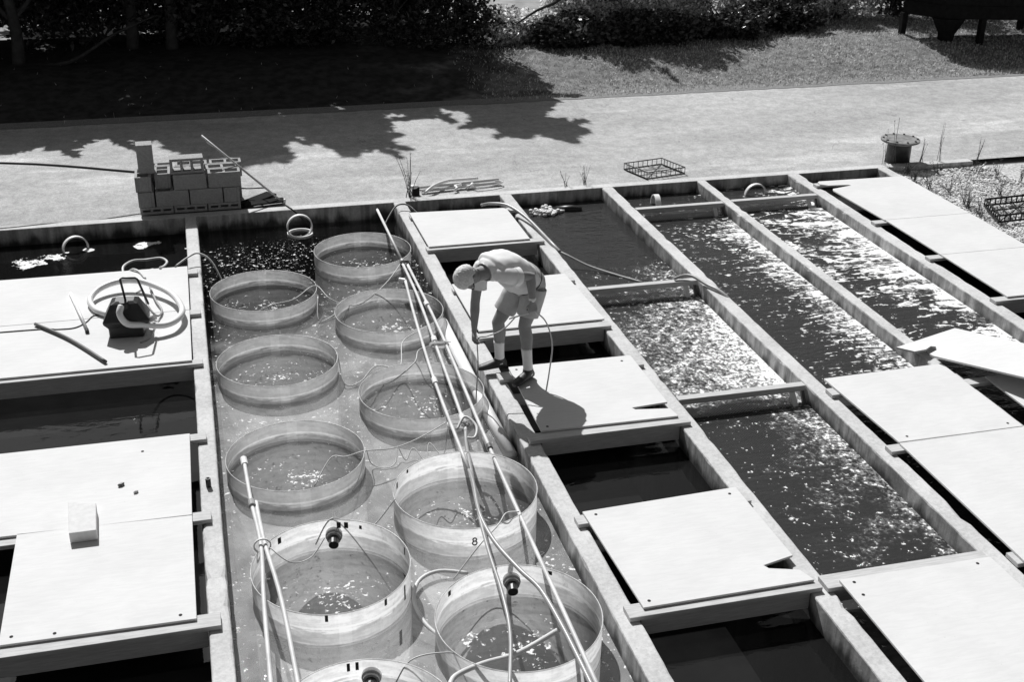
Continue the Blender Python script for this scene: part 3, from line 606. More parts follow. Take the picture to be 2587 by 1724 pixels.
air([(0.55,7.45,-0.1),(0.69,7.494,0.08),(0.91,7.53,-0.1),(1.03,7.61,-0.08),(1.173,7.642,0.078)], 'tube from the left stub tank to the rim of the tank marked 8')
air([(0.542,5.522,0.04),(0.79,5.75,-0.1),(0.956,5.837,0.07),(1.183,5.847,0.08),(1.282,5.867,0.01)], 'tube from the nearest tank over the rim of the right one')
air([(1.45,6.87,-0.15),(1.657,6.962,0.04),(1.834,7.119,0.082),(1.923,7.228,0.1),(2.012,7.198,0.12)], 'tube at the front rim below the number 8')
air([(0.217,7.198,0.1),(0.345,7.119,0.01),(0.5,7.3,-0.1),(0.611,7.346,0.02)], 'thin tube from the left tie across the stub tank', 0.004)
pipe('hose', [(1.134,5.522,0.082),(1.193,5.621,0.082),(1.39,5.739,0.04),(1.637,5.818,0.01),(1.952,5.975,0.01)], 0.017, M['hose'], 'pale hose lying inside the nearest right tank', 'hose')
pipe('hose', [(1.57,6.93,-0.16),(1.37,6.99,-0.15),(1.21,6.91,-0.15),(1.14,6.72,-0.17),(1.17,6.50,-0.19),(1.24,6.36,-0.21)], 0.014, M['hose'], 'pale looped hose on the water between the two stub tanks', 'hose')
mb = MB(); mb.tube([(2.275,11.2,-0.17),(2.27,9.3,-0.165),(2.285,8.45,-0.17)], 0.055, 14)
tag(mb.build('plastic_pipe', M['pvc'], loc=(2.27,9.8,-0.2), smooth=True), 'fat white pipe lying in the water along the man\'s wall', 'pipe')
pipe('tube', [(1.86,8.62,0.04),(1.95,8.72,0.10),(2.02,8.60,0.07),(1.98,8.48,0.03),(1.90,8.50,0.03)], 0.012, M['hose'], 'small pale hose loop standing up on the pipes behind the tank marked 8', 'tube')

# ------------------------------------------------------------------ inlet rings at the end wall
def ring(c, yaw, r, w, label, lying=False):
    n = 40; mb = MB(); ca, sa = math.cos(yaw), math.sin(yaw)
    prof = [(r-0.008,-w/2),(r+0.008,-w/2),(r+0.008,w/2),(r-0.008,w/2)]
    for j in range(n):
        a = 2*math.pi*j/n
        for (q, d) in prof: mb.v.append(Vector((c[0] + q*math.cos(a)*ca - d*sa, c[1] + q*math.cos(a)*sa + d*ca, c[2] + q*math.sin(a))))
    for j in range(n):
        for k in range(4): mb.f.append((j*4+k, j*4+(k+1)%4, ((j+1)%n)*4+(k+1)%4, ((j+1)%n)*4+k))
    t = thing('pipe_ring', label, 'pipe ring', c, 'upright pipe rings in the water by the end wall'); part(mb, 'hoop', M['pvc'], t, smooth=False)
    if lying:
        mb = MB(); mb.lathe([(r-0.01,-0.02),(r+0.008,-0.02),(r+0.008,0.012),(r-0.01,0.012),(r-0.01,-0.02)], (c[0],c[1]-0.02,-0.19), 40); part(mb, 'floating_ring', M['pvc'], t)
ring((1.12,14.25,-0.11), 0.05, 0.15, 0.05, 'pipe ring with a second ring afloat below it, behind the tanks', True)
ring((-1.51,14.3,-0.19), 0.35, 0.145, 0.05, 'pipe ring between foam patches at the far left')
ring((5.72,14.1,-0.14), 1.45, 0.15, 0.07, 'pipe ring seen edge-on behind the left of the far screens')
ring((7.22,14.28,-0.15), 0.0, 0.15, 0.05, 'pipe ring arching behind the right of the far screens')
mb = MB()
for i in range(60): mb.ell((4.28+R.gauss(0,0.10), 14.2+R.gauss(0,0.05), -0.165+abs(R.gauss(0,0.03))), 0.03, 0.03, 0.022, None, 6, 4)
tag(mb.build('foam', M['shirt'], smooth=True), 'white splash of foam beside the dark inlet in the calm raceway', 'foam', kind='stuff')
mb = MB(); mb.tube([(4.42,14.3,-0.16),(4.62,14.26,-0.15),(4.74,14.24,-0.17)], [0.05,0.055,0.05], 12)
tag(mb.build('inlet_pipe', M['black'], loc=(4.55,14.26,-0.2), smooth=True), 'black inlet pipe breaking the calm water near the end wall', 'pipe')

# ------------------------------------------------------------------ hoses and cords on the right side
pipe('hose', [(3.36,14.05,0.066),(3.49,14.06,0.075),(3.67,13.9,0.09),(3.80,13.5,0.06),(3.86,13.0,0.03),(3.885,12.66,0.02),(3.93,12.5,-0.02)], 0.02, M['hose_dark'], 'dark hose from the farthest board over the wall toward the calm water', 'hose')
pipe('rope', [(3.93,12.5,-0.02),(4.0,12.41,-0.04),(4.2,12.25,-0.12),(4.45,12.0,-0.155),(4.66,11.75,-0.16)], 0.012, M['rope'], 'pale rope slanting across the calm water from the dark hose end', 'rope')
pipe('hose', [(4.88,11.36,0.018),(5.0,11.37,0.04),(5.08,11.29,0.05),(5.15,11.1,0.03),(5.22,10.92,0.025),(5.27,10.78,-0.02),(5.31,10.7,-0.13),(5.33,10.66,-0.2)], 0.018, M['hose_dark'], 'dark hose draped over the wall into the streaked foam', 'hose')
pipe('cord', [(-0.36,12.80,0.064),(-0.21,12.97,0.10),(-0.10,13.0,0.12),(0.03,12.87,0.06),(0.15,12.6,-0.16)], 0.010, M['hose_dark'], 'cord arching over the wall from the pump board to the tanks', 'cord')
pipe('cord', [(2.13,14.03,-0.1),(2.30,14.26,0.04),(2.41,14.3,0.07),(2.50,14.23,0.05),(2.58,14.05,-0.02),(2.62,13.95,-0.12)], 0.011, M['metal'], 'dark cord arching over the wall beside the farthest board', 'cord')

# ------------------------------------------------------------------ pump, rods, foam block on the left boards
BT = 0.0585
t = thing('sump_pump', 'black sump pump with wire handle on a white board', 'pump', (-0.81, 11.18, BT), None)
mb = MB(); bx = [(-0.985,11.06),(-0.665,11.04),(-0.635,11.30),(-0.965,11.32)]; md = [(-1.03,11.05),(-0.60,11.03),(-0.60,11.32),(-1.01,11.34)]; tp = [(-0.945,11.10),(-0.695,11.09),(-0.68,11.26),(-0.93,11.28)]; t2 = [(-0.90,11.13),(-0.73,11.12),(-0.72,11.23),(-0.89,11.25)]
lv = [(bx,BT),(bx,BT+0.10),(md,BT+0.15),(md,BT+0.17),(tp,BT+0.33),(t2,BT+0.35)]
for ps, z in lv: mb.v += [Vector((p[0],p[1],z)) for p in ps]
for i in range(len(lv)-1):
    for j in range(4): mb.f.append((i*4+j, i*4+(j+1)%4, i*4+4+(j+1)%4, i*4+4+j))
mb.f.append((3,2,1,0)); q = (len(lv)-1)*4; mb.f.append((q,q+1,q+2,q+3)); part(mb, 'housing', M['black'], t, bevel=0.012)
mb = MB(); mb.tube([(-0.80,11.14,BT+0.33),(-0.825,11.14,BT+0.57),(-0.80,11.14,BT+0.58),(-0.69,11.15,BT+0.565),(-0.67,11.15,BT+0.55),(-0.60,11.17,BT+0.28)], 0.011, 8); part(mb, 'handle', M['black'], t, smooth=True)
mb = MB(); mb.lathe([(0.05,0),(0.045,0.05),(0.04,0.06)], (-0.82,11.09,BT+0.30), 16, cap=True); part(mb, 'outlet', M['black'], t)
mb = MB(); mb.tube([(-0.60,11.12,BT+0.14),(-0.55,11.10,BT+0.17)], 0.03, 12); part(mb, 'plug', M['hose'], t)
pipe('hose', [(-0.84,11.06,BT+0.33),(-0.86,11.00,BT+0.27),(-0.80,10.99,BT+0.17),(-0.65,11.05,BT+0.12),(-0.48,11.06,BT+0.09),(-0.36,11.16,BT+0.09),(-0.30,11.40,BT+0.09),(-0.38,11.78,BT+0.09),(-0.55,12.05,BT+0.1),(-0.75,12.22,BT+0.11),(-0.95,12.25,BT+0.10),(-1.12,12.14,BT+0.08),(-1.20,11.95,BT+0.05),(-1.15,11.75,BT+0.035),(-1.06,11.62,BT+0.035),(-0.9,11.48,BT+0.035)], 0.031, M['pvc'], 'thick white hose coiled around the black pump', 'hose')
pipe('cord', [(-0.62,12.20,BT+0.03),(-0.56,11.84,BT+0.03),(-0.5,11.58,BT+0.02),(-0.55,11.42,BT+0.04),(-0.63,11.56,BT+0.1),(-0.67,11.8,BT+0.16),(-0.70,11.3,BT+0.35)], 0.011, M['hose_dark'], 'grey cord looping down the right of the pump', 'cord')
pipe('cord', [(-2.4,11.45,BT+0.005),(-1.65,11.43,BT+0.005),(-1.48,11.39,BT+0.005),(-1.32,11.39,BT+0.005),(-1.22,11.5,BT+0.005),(-1.15,11.65,BT+0.005),(-1.0,11.6,BT+0.01)], 0.006, M['black'], 'thin black cord trailing left from the pump', 'cord')
pipe('cord', [(-0.50,11.5,BT+0.006),(-0.56,11.28,BT+0.006),(-0.61,11.0,BT+0.006),(-0.70,10.9,BT+0.006)], 0.009, M['hose_dark'], 'short cord end in front of the pump', 'cord')
pipe('rod', [(-1.41,12.26,BT+0.017),(-1.20,11.28,BT+0.017)], 0.016, M['pvc'], 'pale straight rod lying left of the pump', 'rod', [(Vector((-1.205,11.30,BT+0.017)), Vector((-1.195,11.24,BT+0.017)), 'dark_tip', 0.019, M['black'])], 1)
pipe('rod', [(-1.69,11.53,BT+0.02),(-1.35,11.10,BT+0.02),(-1.0,10.52,BT+0.02)], 0.017, M['metal'], 'dark curved rod lying in front of the pale rod', 'rod', (), 6)
pipe('hose', [(-0.91,12.86,0.0),(-0.91,13.01,0.03),(-0.82,13.24,0.0),(-0.68,13.32,-0.03),(-0.52,13.26,0.0),(-0.45,13.08,0.02),(-0.48,12.9,0.04),(-0.52,12.78,0.07)], 0.014, M['hose'], 'pale hose loop hanging over the water behind the pump board', 'hose')
pipe('hose', [(-0.86,12.82,0.03),(-0.80,12.79,0.075),(-0.73,12.70,BT+0.013),(-0.67,12.5,BT+0.013)], 0.012, M['hose'], 'short hose tail on the far edge of the pump board', 'hose')
mb = MB(); mb.add([(-1.135,7.638,BT),(-0.951,7.638,BT),(-0.968,8.0,BT),(-1.165,8.06,BT),(-1.135,7.638,BT+0.085),(-0.951,7.638,BT+0.085),(-0.968,8.0,BT+0.085),(-1.165,8.06,BT+0.085)], [(0,3,2,1),(4,5,6,7),(0,1,5,4),(1,2,6,5),(2,3,7,6),(3,0,4,7)])
tag(mb.build('foam_block', M['foamblock'], loc=(-1.05,7.84,BT), bevel=0.006), 'pale rectangular foam block lying across a board seam', 'block')
for (x, y, s, L) in [(-0.81,8.34,0.03,'larger dark crumb on the wide white board'), (-0.70,8.21,0.022,'smaller pale crumb on the wide white board')]:
    mb = MB(); mb.ell((x,y,BT+s*0.4), s, s*0.6, s*0.45, Matrix.Rotation(0.6,3,'Z'), 7, 5); tag(mb.build('crumb', M['metal'] if s > 0.025 else M['block'], loc=(x,y,BT)), L, 'crumb')
mb = MB(); mb.lathe([(0.012,0),(0.02,0),(0.02,0.075),(0.012,0.075),(0.012,0)], (-0.17,8.27,0.0), 16)
tag(mb.build('pipe_stub', M['black'], loc=(-0.17,8.27,0.0)), 'short black pipe stub standing on the left wall', 'pipe')

# ------------------------------------------------------------------ concrete block stack
def block(x, y, z, rz, up, label, Lx=0.39, Wy=0.19, H=0.19, cores=2, group='concrete blocks of the stack on the end wall'):
    """up: 'z' cores open upward, 'y' cores open to the front, 'x' standing on end (long side upright)"""
    wall = 0.032; mb = MB(); cw = (Lx - wall*(cores+1))/cores
    prof = MB()
    # long walls
    prof.box(-Lx/2, Lx/2, -Wy/2, -Wy/2+wall, 0, H); prof.box(-Lx/2, Lx/2, Wy/2-wall, Wy/2, 0, H)
    for i in range(cores+1):
        x0 = -Lx/2 + i*(cw+wall); prof.box(x0, x0+wall, -Wy/2+wall+0.0006, Wy/2-wall-0.0006, 0.001, H-0.001)
    for p in prof.v:
        if up == 'y': p2 = Vector((p.x, p.z - H/2, p.y + Wy/2))
        elif up == 'x': p2 = Vector((p.y, p.z - H/2, p.x + Lx/2))
        else: p2 = p
        mb.v.append(p2)
    mb.f = prof.f
    o = mb.build('concrete_block', M['block'], bevel=0.004); o.location = (x, y, z); o.rotation_euler = (0, 0, rz)
    return tag(o, label, 'block', group)
bz = 0.002
for i, L in enumerate(['base block with open cores at the left end of the stack', 'base block with open cores in the middle of the stack', 'base block with open cores at the right end of the stack']):
    block(-0.555+0.405*i, 14.86, bz, R.uniform(-.01,.01), 'y', L, 0.395, 0.092, 0.19, 3)
for i in range(3): block(-0.545+0.40*i, 15.06, bz, R.uniform(-.01,.01), 'y', 'base block hidden behind the front row of the stack', 0.39, 0.092, 0.19, 3)
z2 = bz + 0.094
for x, rz, L in [(-0.665, math.pi/2, 'end-on block at the left of the middle course'), (-0.355, 0, 'long block left of centre in the middle course'), (0.05, 0, 'long block right of centre in the middle course'), (0.355, math.pi/2, 'end-on block at the right of the middle course')]:
    block(x, 14.96 if rz else 14.86, z2, rz, 'z', L, 0.39 if rz or abs(x) > 0 else 0.39)
for x in (-0.355, 0.05): block(x, 15.06, z2, 0, 'z', 'block hidden behind the middle course of the stack')
z3 = z2 + 0.193
L3 = [(-0.68,14.97,math.pi/2,'end-on block at the left of the upper course, below the upright block'), (-0.45,15.06,math.pi/2,'set-back block beside the gap in the upper course'), (-0.13,14.87,0,'long block under the top block, upper course'), (0.285,14.87,0,'upper course block at the right front with open cores'),
      (-0.14,15.07,0,'block behind the top block, upper course'), (0.27,15.07,0.05,'block behind the right front one, upper course')]
for x, y, rz, L in L3: block(x, y, z3, rz, 'z', L)
for x, L in [(-0.52,'far row block at the left of the upper course'), (-0.10,'far row block in the middle of the upper course'), (0.32,'far row block at the right of the upper course, reaching farthest out')]: block(x, 15.275, z3, R.uniform(-.03,.03), 'z', L)
for x in (-0.52,-0.10,0.30):
    block(x, 15.27, z2, 0, 'z', 'block hidden at the back of the middle course'); block(x, 15.27, bz, 0, 'y', 'base block hidden at the back of the stack', 0.39, 0.092, 0.19, 3)
z4 = z3 + 0.193
block(-0.15, 14.90, z4, 0.02, 'y', 'topmost lying block with three holes facing front', 0.40, 0.19, 0.19, 3)
mb = MB(); mb.box(-0.095,0.095,-0.095,0.095,0,0.36)
o = mb.build('concrete_block', M['block'], bevel=0.004); o.location = (-0.63, 14.99, z4); o.rotation_euler = (0,0,0.03)
tag(o, 'tall solid block standing upright on the left of the stack', 'block', 'concrete blocks of the stack on the end wall')
# leaning pole, rope and dark planks
pb, ptop = Vector((0.98,14.90,0.0)), Vector((0.06,15.12,0.86))
t = thing('pole', 'thin pole leaning over the right of the block stack', 'pole', pb)
mb = MB(); mb.tube([pb, ptop], 0.014, 8); part(mb, 'shaft', M['hose'], t, smooth=True)
mb = MB(); q = lerp(pb, ptop, 0.87); mb.bar(q+Vector((0.01,0,-0.02)), q+Vector((-0.06,0.01,0.035)), 0.02, 0.02); part(mb, 'clip', M['hose'], t)
mb = MB(); mb.tube([(0.98,14.9,0.0),(1.0,14.84,0.01),(1.0,14.82,0.06)], 0.016, 8); part(mb, 'foot', M['hose'], t, smooth=True)
pipe('rope', [(-7.0,15.35,0.75),(-4.5,15.3,0.70),(-2.29,15.26,0.62),(-0.8,15.33,0.385),(-0.73,15.4,0.36)], 0.016, M['black'], 'dark rope stretched from the left toward the block stack', 'rope', (), 5)
pipe('rope', [(0.43,15.22,0.12),(0.60,15.15,0.13),(0.74,15.05,0.16),(0.78,14.95,0.185)], 0.009, M['metal'], 'dark rope from the block stack to the leaning pole', 'rope', (), 5)
for a, b, w, L in [((0.42,14.87,-0.004),(0.87,15.30,-0.004),0.17,'dark plank on the ground slanting away from the block stack'), ((0.50,14.84,0.022),(1.0,14.93,0.022),0.14,'dark plank on the ground at the foot of the leaning pole')]:
    mb = MB(); mb.bar(a, b, w, 0.022); tag(mb.build('plank', M['hutpaint'], loc=a), L, 'plank')
pipe('cord', [(0.99,14.80,0.01),(1.02,14.70,0.012),(1.05,14.62,0.012),(1.10,14.57,-0.03),(1.25,14.5,-0.18)], 0.008, M['black'], 'thin dark cord dropping over the end wall below the leaning pole', 'cord')

# ------------------------------------------------------------------ things lying along the end wall
for (y0, y1, r, L) in [(15.10,15.22,0.022,'pale angle bar on the road, farther of the two by the wall'), (14.95,15.08,0.018,'pale angle bar on the road, nearer of the two by the wall')]:
    mb = MB(); mb.bar((2.77,y0,-0.005),(3.88,y1,-0.005),0.05,0.006); mb.bar((2.77,y0-0.022,0.008),(3.88,y1-0.022,0.008),0.006,0.03); tag(mb.build('angle_bar', M['slab'], loc=(2.77,y0,-0.03)), L, 'bar')
pipe('hose', [(2.80,14.82,0.02),(2.95,14.97,0.06),(3.17,15.2,0.035),(3.34,15.23,0.03),(3.6,15.24,0.03)], 0.02, M['pvc'], 'white hose lying over the two pale bars', 'hose')
t = thing('bollard', 'short black post with white domed cap beside the thin shrub', 'post', (2.69,14.90,-0.03))
mb = MB(); mb.box(2.645,2.735,14.86,14.94,-0.03,0.085); part(mb, 'post', M['dark'], t, bevel=0.006)
mb = MB(); mb.ell((2.67,14.90,0.085), 0.062, 0.05, 0.03, None, 14, 8); part(mb, 'cap', M['pvc'], t, smooth=True)
t = thing('pipe_fitting', 'small tangle of white pipe fittings in front of the pale bars', 'fitting', (3.28,14.93,-0.03))
mb = MB(); mb.tube([(3.2,14.88,0.0),(3.25,14.93,0.02),(3.24,15.02,0.02),(3.33,15.06,0.02)], 0.018, 8); part(mb, 'elbow', M['pvc'], t, smooth=True)
mb = MB(); mb.tube([(3.38,14.96,0.0),(3.46,15.0,0.02),(3.48,15.06,0.02)], 0.02, 8); mb.tube([(3.4,15.02,0.01),(3.5,14.94,0.01)], 0.016, 8); part(mb, 'tee', M['pvc'], t, smooth=True)
pipe('hose', [(3.5,14.9,0.0),(3.7,14.93,0.01),(3.88,15.02,0.02),(3.87,15.09,0.02),(3.8,15.1,0.02)], 0.009, M['hose'], 'thin pale hose curling at the end of the bars', 'hose')
def weed(x, y, z, h, stems, spread, label, leafy=40, r=0.004, name='weed'):
    t = thing(name, label, 'weed', (x,y,z), 'thin dry weeds along the end wall and gravel'); st = MB(); lf = MB()
    for i in range(stems):
        a = R.uniform(0, 6.28); s = R.uniform(0.2,1)*spread if i else 0.05*spread; hh = h*(R.uniform(0.45,1) if i else 1)
        p = spline([(x+R.gauss(0,0.02),y+R.gauss(0,0.02),z-0.02),(x+math.cos(a)*s*0.4,y+math.sin(a)*s*0.3,z+hh*0.5),(x+math.cos(a)*s,y+math.sin(a)*s*0.7,z+hh)], 4)
        st.tube(p, [r*(1-0.7*k/(len(p)-1)) for k in range(len(p))], 5)
        for k in range(leafy//stems):
            q = p[R.randrange(len(p)//4, len(p))]; d = Vector((R.gauss(0,1),R.gauss(0,1),R.gauss(0.3,0.6))).normalized()*R.uniform(0.015,0.05)
            w = d.cross(Vector((0,0,1))).normalized()*0.004
            lf.quad(q-w*0.3, q+d*0.5-w, q+d, q+d*0.5+w)
    part(st, 'stem', M['weed'], t); part(lf, 'leaves', M['weed'], t, fix=False)
weed(2.60,14.82,-0.03,0.62,9,0.28,'bare shrub with dark stem at the top of the man\'s wall',160,0.006,'shrub')
for x, y, h, n, s, L in [(4.70,14.80,0.20,5,0.12,'low dry weed on the end wall, leftmost of the pair right of the bars'), (4.98,14.82,0.26,7,0.16,'low dry weed on the end wall beside the wire crate'),
        (9.38,14.72,0.52,3,0.06,'thin tall weed left of the flanged pipe'), (9.50,14.68,0.66,3,0.1,'tallest thin weed rising in front of the flanged pipe'), (9.98,14.72,0.34,6,0.08,'clump of thin weeds right of the flanged pipe'),
        (10.24,14.70,0.56,4,0.05,'slender dark weed standing alone on the wall right of the flanged pipe'), (10.78,14.55,0.42,6,0.07,'weed at the right end of the end wall'), (10.95,13.75,0.36,5,0.08,'weed beside the gravel near the right edge'),
        (9.62,14.45,0.12,9,0.22,'low weed tuft in the gravel corner'), (9.62,13.1,0.34,6,0.14,'weed in the gravel beside the wall, behind the flat wire crate'), (9.70,13.55,0.2,7,0.2,'weed tuft in the middle of the gravel'), (9.55,12.65,0.26,7,0.14,'weed in the gravel close to the flat wire crate'), (10.6,14.25,0.14,10,0.3,'wide low weed at the far gravel edge'), (10.3,13.3,0.16,8,0.25,'sparse low weed right of the gravel middle'), (9.50,14.1,0.16,9,0.16,'dark weed tuft hugging the right wall near the corner'), (9.52,13.75,0.22,8,0.14,'dark weed tuft hugging the right wall below the corner one'), (9.58,12.95,0.30,9,0.12,'upright weed beside the wall near the third board seam'), (10.05,14.4,0.13,10,0.25,'flat weed tuft under the end wall right of the flanged pipe'), (10.75,14.0,0.26,6,0.12,'thin weed on the far gravel margin')]:
    weed(x, y, -0.05 if y < 14.59 else 0.0 if y < 14.74 else -0.03, h, n, s, L, 46 if y > 14.5 else 150)
# flanged pipe
t = thing('flanged_pipe', 'dark upright pipe with wide round flange lid at the far right corner', 'pipe', (9.70,14.88,-0.05))
mb = MB(); mb.lathe([(0.172,0),(0.168,0.28),(0.175,0.33)], (9.70,14.88,-0.05), 32, cap=True); part(mb, 'barrel', M['black'], t, smooth=True)
mb = MB(); mb.lathe([(0.18,0.30),(0.25,0.325),(0.272,0.335),(0.272,0.36),(0.25,0.365),(0.0,0.36)], (9.70,14.88,-0.05), 40); lid = part(mb, 'flange_lid', simple('rusty_lid', 0.22, 0.8, 0.3, 0.35, 12, 0.3), t)
for i in range(10):
    a = i*0.628+0.2; mb = MB(); mb.lathe([(0.016,0),(0.016,0.018)], (0.235*math.cos(a), 0.235*math.sin(a), 0.362), 6, cap=True); mb.build('bolt', M['metal'], lid)
# gravel bed
mb = MB(); rect(mb, 9.36, 14, 9, 14.59, -0.085); tag(mb.build('gravel_bed', M['gravel_base'], fix=False), kind='structure')
mb = MB()
for i in range(6500):
    y = R.uniform(11.2, 14.56); x = 9.4 + R.random()**1.1*(10.95-9.4+ (14.5-y)*0.05); s = R.uniform(0.009,0.024)
    rot = Matrix.Rotation(R.uniform(0,6),3,'Z') @ Matrix.Rotation(R.gauss(0,0.5),3,'X')
    mb.ell((x,y,-0.08+s*0.35), s*R.uniform(0.8,1.3), s*R.uniform(0.6,1.0), s*R.uniform(0.4,0.7), rot, 6, 4)
tag(mb.build('gravel', M['gravel'], fix=False), 'loose pale stones filling the bed beside the right wall', 'gravel', kind='stuff')
def crate(c, ax, ay, h, label, rb=0.008, mt='metal'):
    t = thing('wire_crate', label, 'crate', c); c = Vector(c); ax = Vector(ax); ay = Vector(ay); up = Vector((0,0,h))
    for nm, z in (('lower_frame',0.0),('upper_frame',1.0)):
        mb = MB(); q = [c-ax-ay+up*z, c+ax-ay+up*z, c+ax+ay+up*z, c-ax+ay+up*z]
        for i in range(4): mb.tube([q[i], q[(i+1)%4]], rb, 6)
        part(mb, nm, M[mt], t)
    for i in range(9):
        f = -1+2*i/8
        for s in (-1, 1):
            for p in ((c+ax*f+ay*s,) if i in (0, 8) else (c+ax*f+ay*s, c+ax*s+ay*f)):
                mb = MB(); mb.bar(p, p+up, rb, rb*0.8); part(mb, 'upright', M[mt], t)
    mb = MB()
    for f in (-0.33, 0.33): mb.tube([c-ax+ay*f, c+ax+ay*f], rb*0.65, 5); mb.tube([c-ay+ax*f, c+ay+ax*f], rb*0.65, 5)
    mb.tube([c-ax-ay, c+ax+ay], rb*0.65, 5); part(mb, 'floor_wires', M[mt], t)
crate((6.10,15.18,-0.02), (0.30,0.06,0), (-0.08,0.24,0), 0.085, 'square wire crate lying on the road behind the end wall')
crate((10.02,12.62,-0.03), (0.33,0.02,0.0), (0.10,0.30,0), 0.085, 'flat wire crate on the gravel at the right edge', 0.013, 'dark')
# ------------------------------------------------------------------ feed hut on legs
t = thing('feed_hut', 'dark hut on legs standing in the grass at top right', 'hut', (14.8,21.7,0.1))
cn = [Vector((14.42,21.25,0)), Vector((16.3,20.75,0)), Vector((16.8,22.0,0)), Vector((13.93,22.0,0))]
mb = MB(); mb.prism(cn, 0.66, 1.7); part(mb, 'body', M['hutpaint'], t, bevel=0.01)
for z in (0.9, 1.14, 1.38, 1.62):                       # battens on the boarded sides
    mb = MB()
    for q in range(4):
        a, b = cn[q], cn[(q+1)%4]; o_ = (b-a).cross(Z).normalized()*0.012; mb.bar(a+o_+Z_(z), b+o_+Z_(z), 0.02, 0.03)
    part(mb, 'batten', M['hutpaint'], t)
mb = MB(); ctr = sum(cn, Vector())/4; mb.prism([ctr+(p-ctr)*1.10 for p in cn], 1.7, 1.78); part(mb, 'roof', M['hutpaint'], t)
mb = MB(); hp = Vector((14.62,21.42,0)); mb.loft([(hp+Z_(0.66), (1,0,0), 0.36, (0,1,0), 0.3), (hp+Z_(0.34), (1,0,0), 0.17, (0,1,0), 0.16), (hp+Z_(0.12), (1,0,0), 0.14, (0,1,0), 0.14)], 8); part(mb, 'hopper', M['hutpaint'], t)
for p in [Vector((13.97,21.97,0)), Vector((15.18,21.10,0)), Vector((16.3,20.82,0)), Vector((16.7,21.95,0))]:
    mb = MB(); mb.box(p.x-0.055,p.x+0.055,p.y-0.055,p.y+0.055,0.05,0.68); part(mb, 'leg', M['hutpaint'], t)
mb = MB(); mb.box(13.62,14.22,21.85,22.2,0.10,0.22); tag(mb.build('slab', M['slab'], loc=(13.9,22.0,0.1), bevel=0.01), 'pale flat slab under the left leg of the dark hut', 'slab')
mb = MB(); mb.box(14.05,14.25,21.3,21.42,0.10,0.20); tag(mb.build('stone', M['slab'], loc=(14.15,21.36,0.1), bevel=0.02), 'small pale stone in the grass in front of the dark hut', 'stone')

# ------------------------------------------------------------------ trees and bushes
def leaves(mb, c, r, n, s, rng, flat=1.0):
    for i in range(n):
        d = Vector((rng.gauss(0,1),rng.gauss(0,1),rng.gauss(0,1))).normalized()*(rng.random()**0.4)
        p = Vector(c) + Vector((d.x*r[0], d.y*r[1], d.z*r[2]))
        a = Vector((rng.gauss(0,1),rng.gauss(0,1),rng.gauss(0,0.6))).normalized(); b = a.cross(Vector((rng.gauss(0,1),rng.gauss(0,1),rng.gauss(0,1)))).normalized()
        q = s*rng.uniform(0.6,1.3); mb.add([p-a*q, p+b*q*0.5, p+a*q, p-b*q*0.5], [(0,1,2,3)])
def bush(x, y, w, d, h, n, s, mat, label, clumps=9, base=0.0, group='bushes along the edge of the grass'):
    z0 = lawn_z(x, min(y,24.5)); t = thing('bush', label, 'bush', (x,y,z0), group); rng = random.Random(int(x*131+y*17)); lf = MB(); st = MB()
    for i in range(clumps):
        c = (x + rng.uniform(-1,1)*w*0.75, y + rng.uniform(-1,1)*d*0.7, z0 + base + h*rng.uniform(0.12,0.88)); rr = rng.uniform(0.22,0.42)
        leaves(lf, c, (w*rr+0.12, d*rr+0.12, h*rr*0.7+0.08), n//clumps, s, rng)
        st.tube([(x+rng.gauss(0,0.15),y+rng.gauss(0,0.1),z0-0.05), ((x+c[0])/2,(y+c[1])/2,z0+(c[2]-z0)*0.6), c], [0.018,0.012,0.005], 5)
    part(lf, 'foliage', mat, t, fix=False); part(st, 'stem', M['bark'], t)
def tree(x, y, h, label, crown, trunk_r=0.13, limbs=(), low=(), mat='leaf', n=5200, s=0.13, lean=(0,0)):
    z0 = -0.05; t = thing('tree', label, 'tree', (x,y,z0), 'trees shading the road on the left'); rng = random.Random(int(x*97+y*31+h*7)); lf = MB(); st = MB()
    top = Vector((x+lean[0], y+lean[1], h*0.8)); b = Vector((x,y,z0-0.1))
    st.tube(spline([b, lerp(b,top,0.3)+Vector((0.08,0,0)), lerp(b,top,0.65)-Vector((0.07,0.05,0)), top], 4), [trunk_r*(1-0.8*i/12) for i in range(13)], 9)
    per = n//len(crown)
    for (cx, cy, cz, rx, ry, rz) in crown:
        c = Vector((x+cx, y+cy, cz)); a = lerp(b, top, min(0.95, max(0.25, (cz-0.8)/h)))
        st.tube(spline([a, (a+c)/2+Vector((0,0,0.15)), c], 4), [0.05-0.04*i/8 for i in range(9)], 6)
        k = 5
        for j in range(k):
            dd = Vector((rng.gauss(0,1),rng.gauss(0,1),rng.gauss(0,1))).normalized()*0.62
            leaves(lf, c+Vector((dd.x*rx,dd.y*ry,dd.z*rz)), (rx*0.55,ry*0.55,rz*0.5), per//k, s, rng)
    for (cx, cy, cz, rx, ry, rz) in crown:                # leafy twigs reaching out of the crown
        for q in range(4):
            d = Vector((rng.gauss(0,1), rng.gauss(0,0.8), rng.gauss(0.25,0.7))).normalized(); c = Vector((x+cx, y+cy, cz)); L = rng.uniform(0.8,1.5)*max(rx,rz)
            st.tube([c, c+d*L], [0.012,0.003], 4)
            for v in range(12):
                f = 0.45+0.55*v/12; leaves(lf, c+d*L*f, (0.16*(1.25-f),)*3, 4, s*0.8, rng)
    for pts, r0 in limbs: st.tube(spline(pts, 4), [r0*(1-0.75*i/(4*(len(pts)-1))) for i in range(4*(len(pts)-1)+1)], 7)
    part(lf, 'crown', M[mat], t, fix=False); part(st, 'trunk', M['bark'], t, smooth=True)
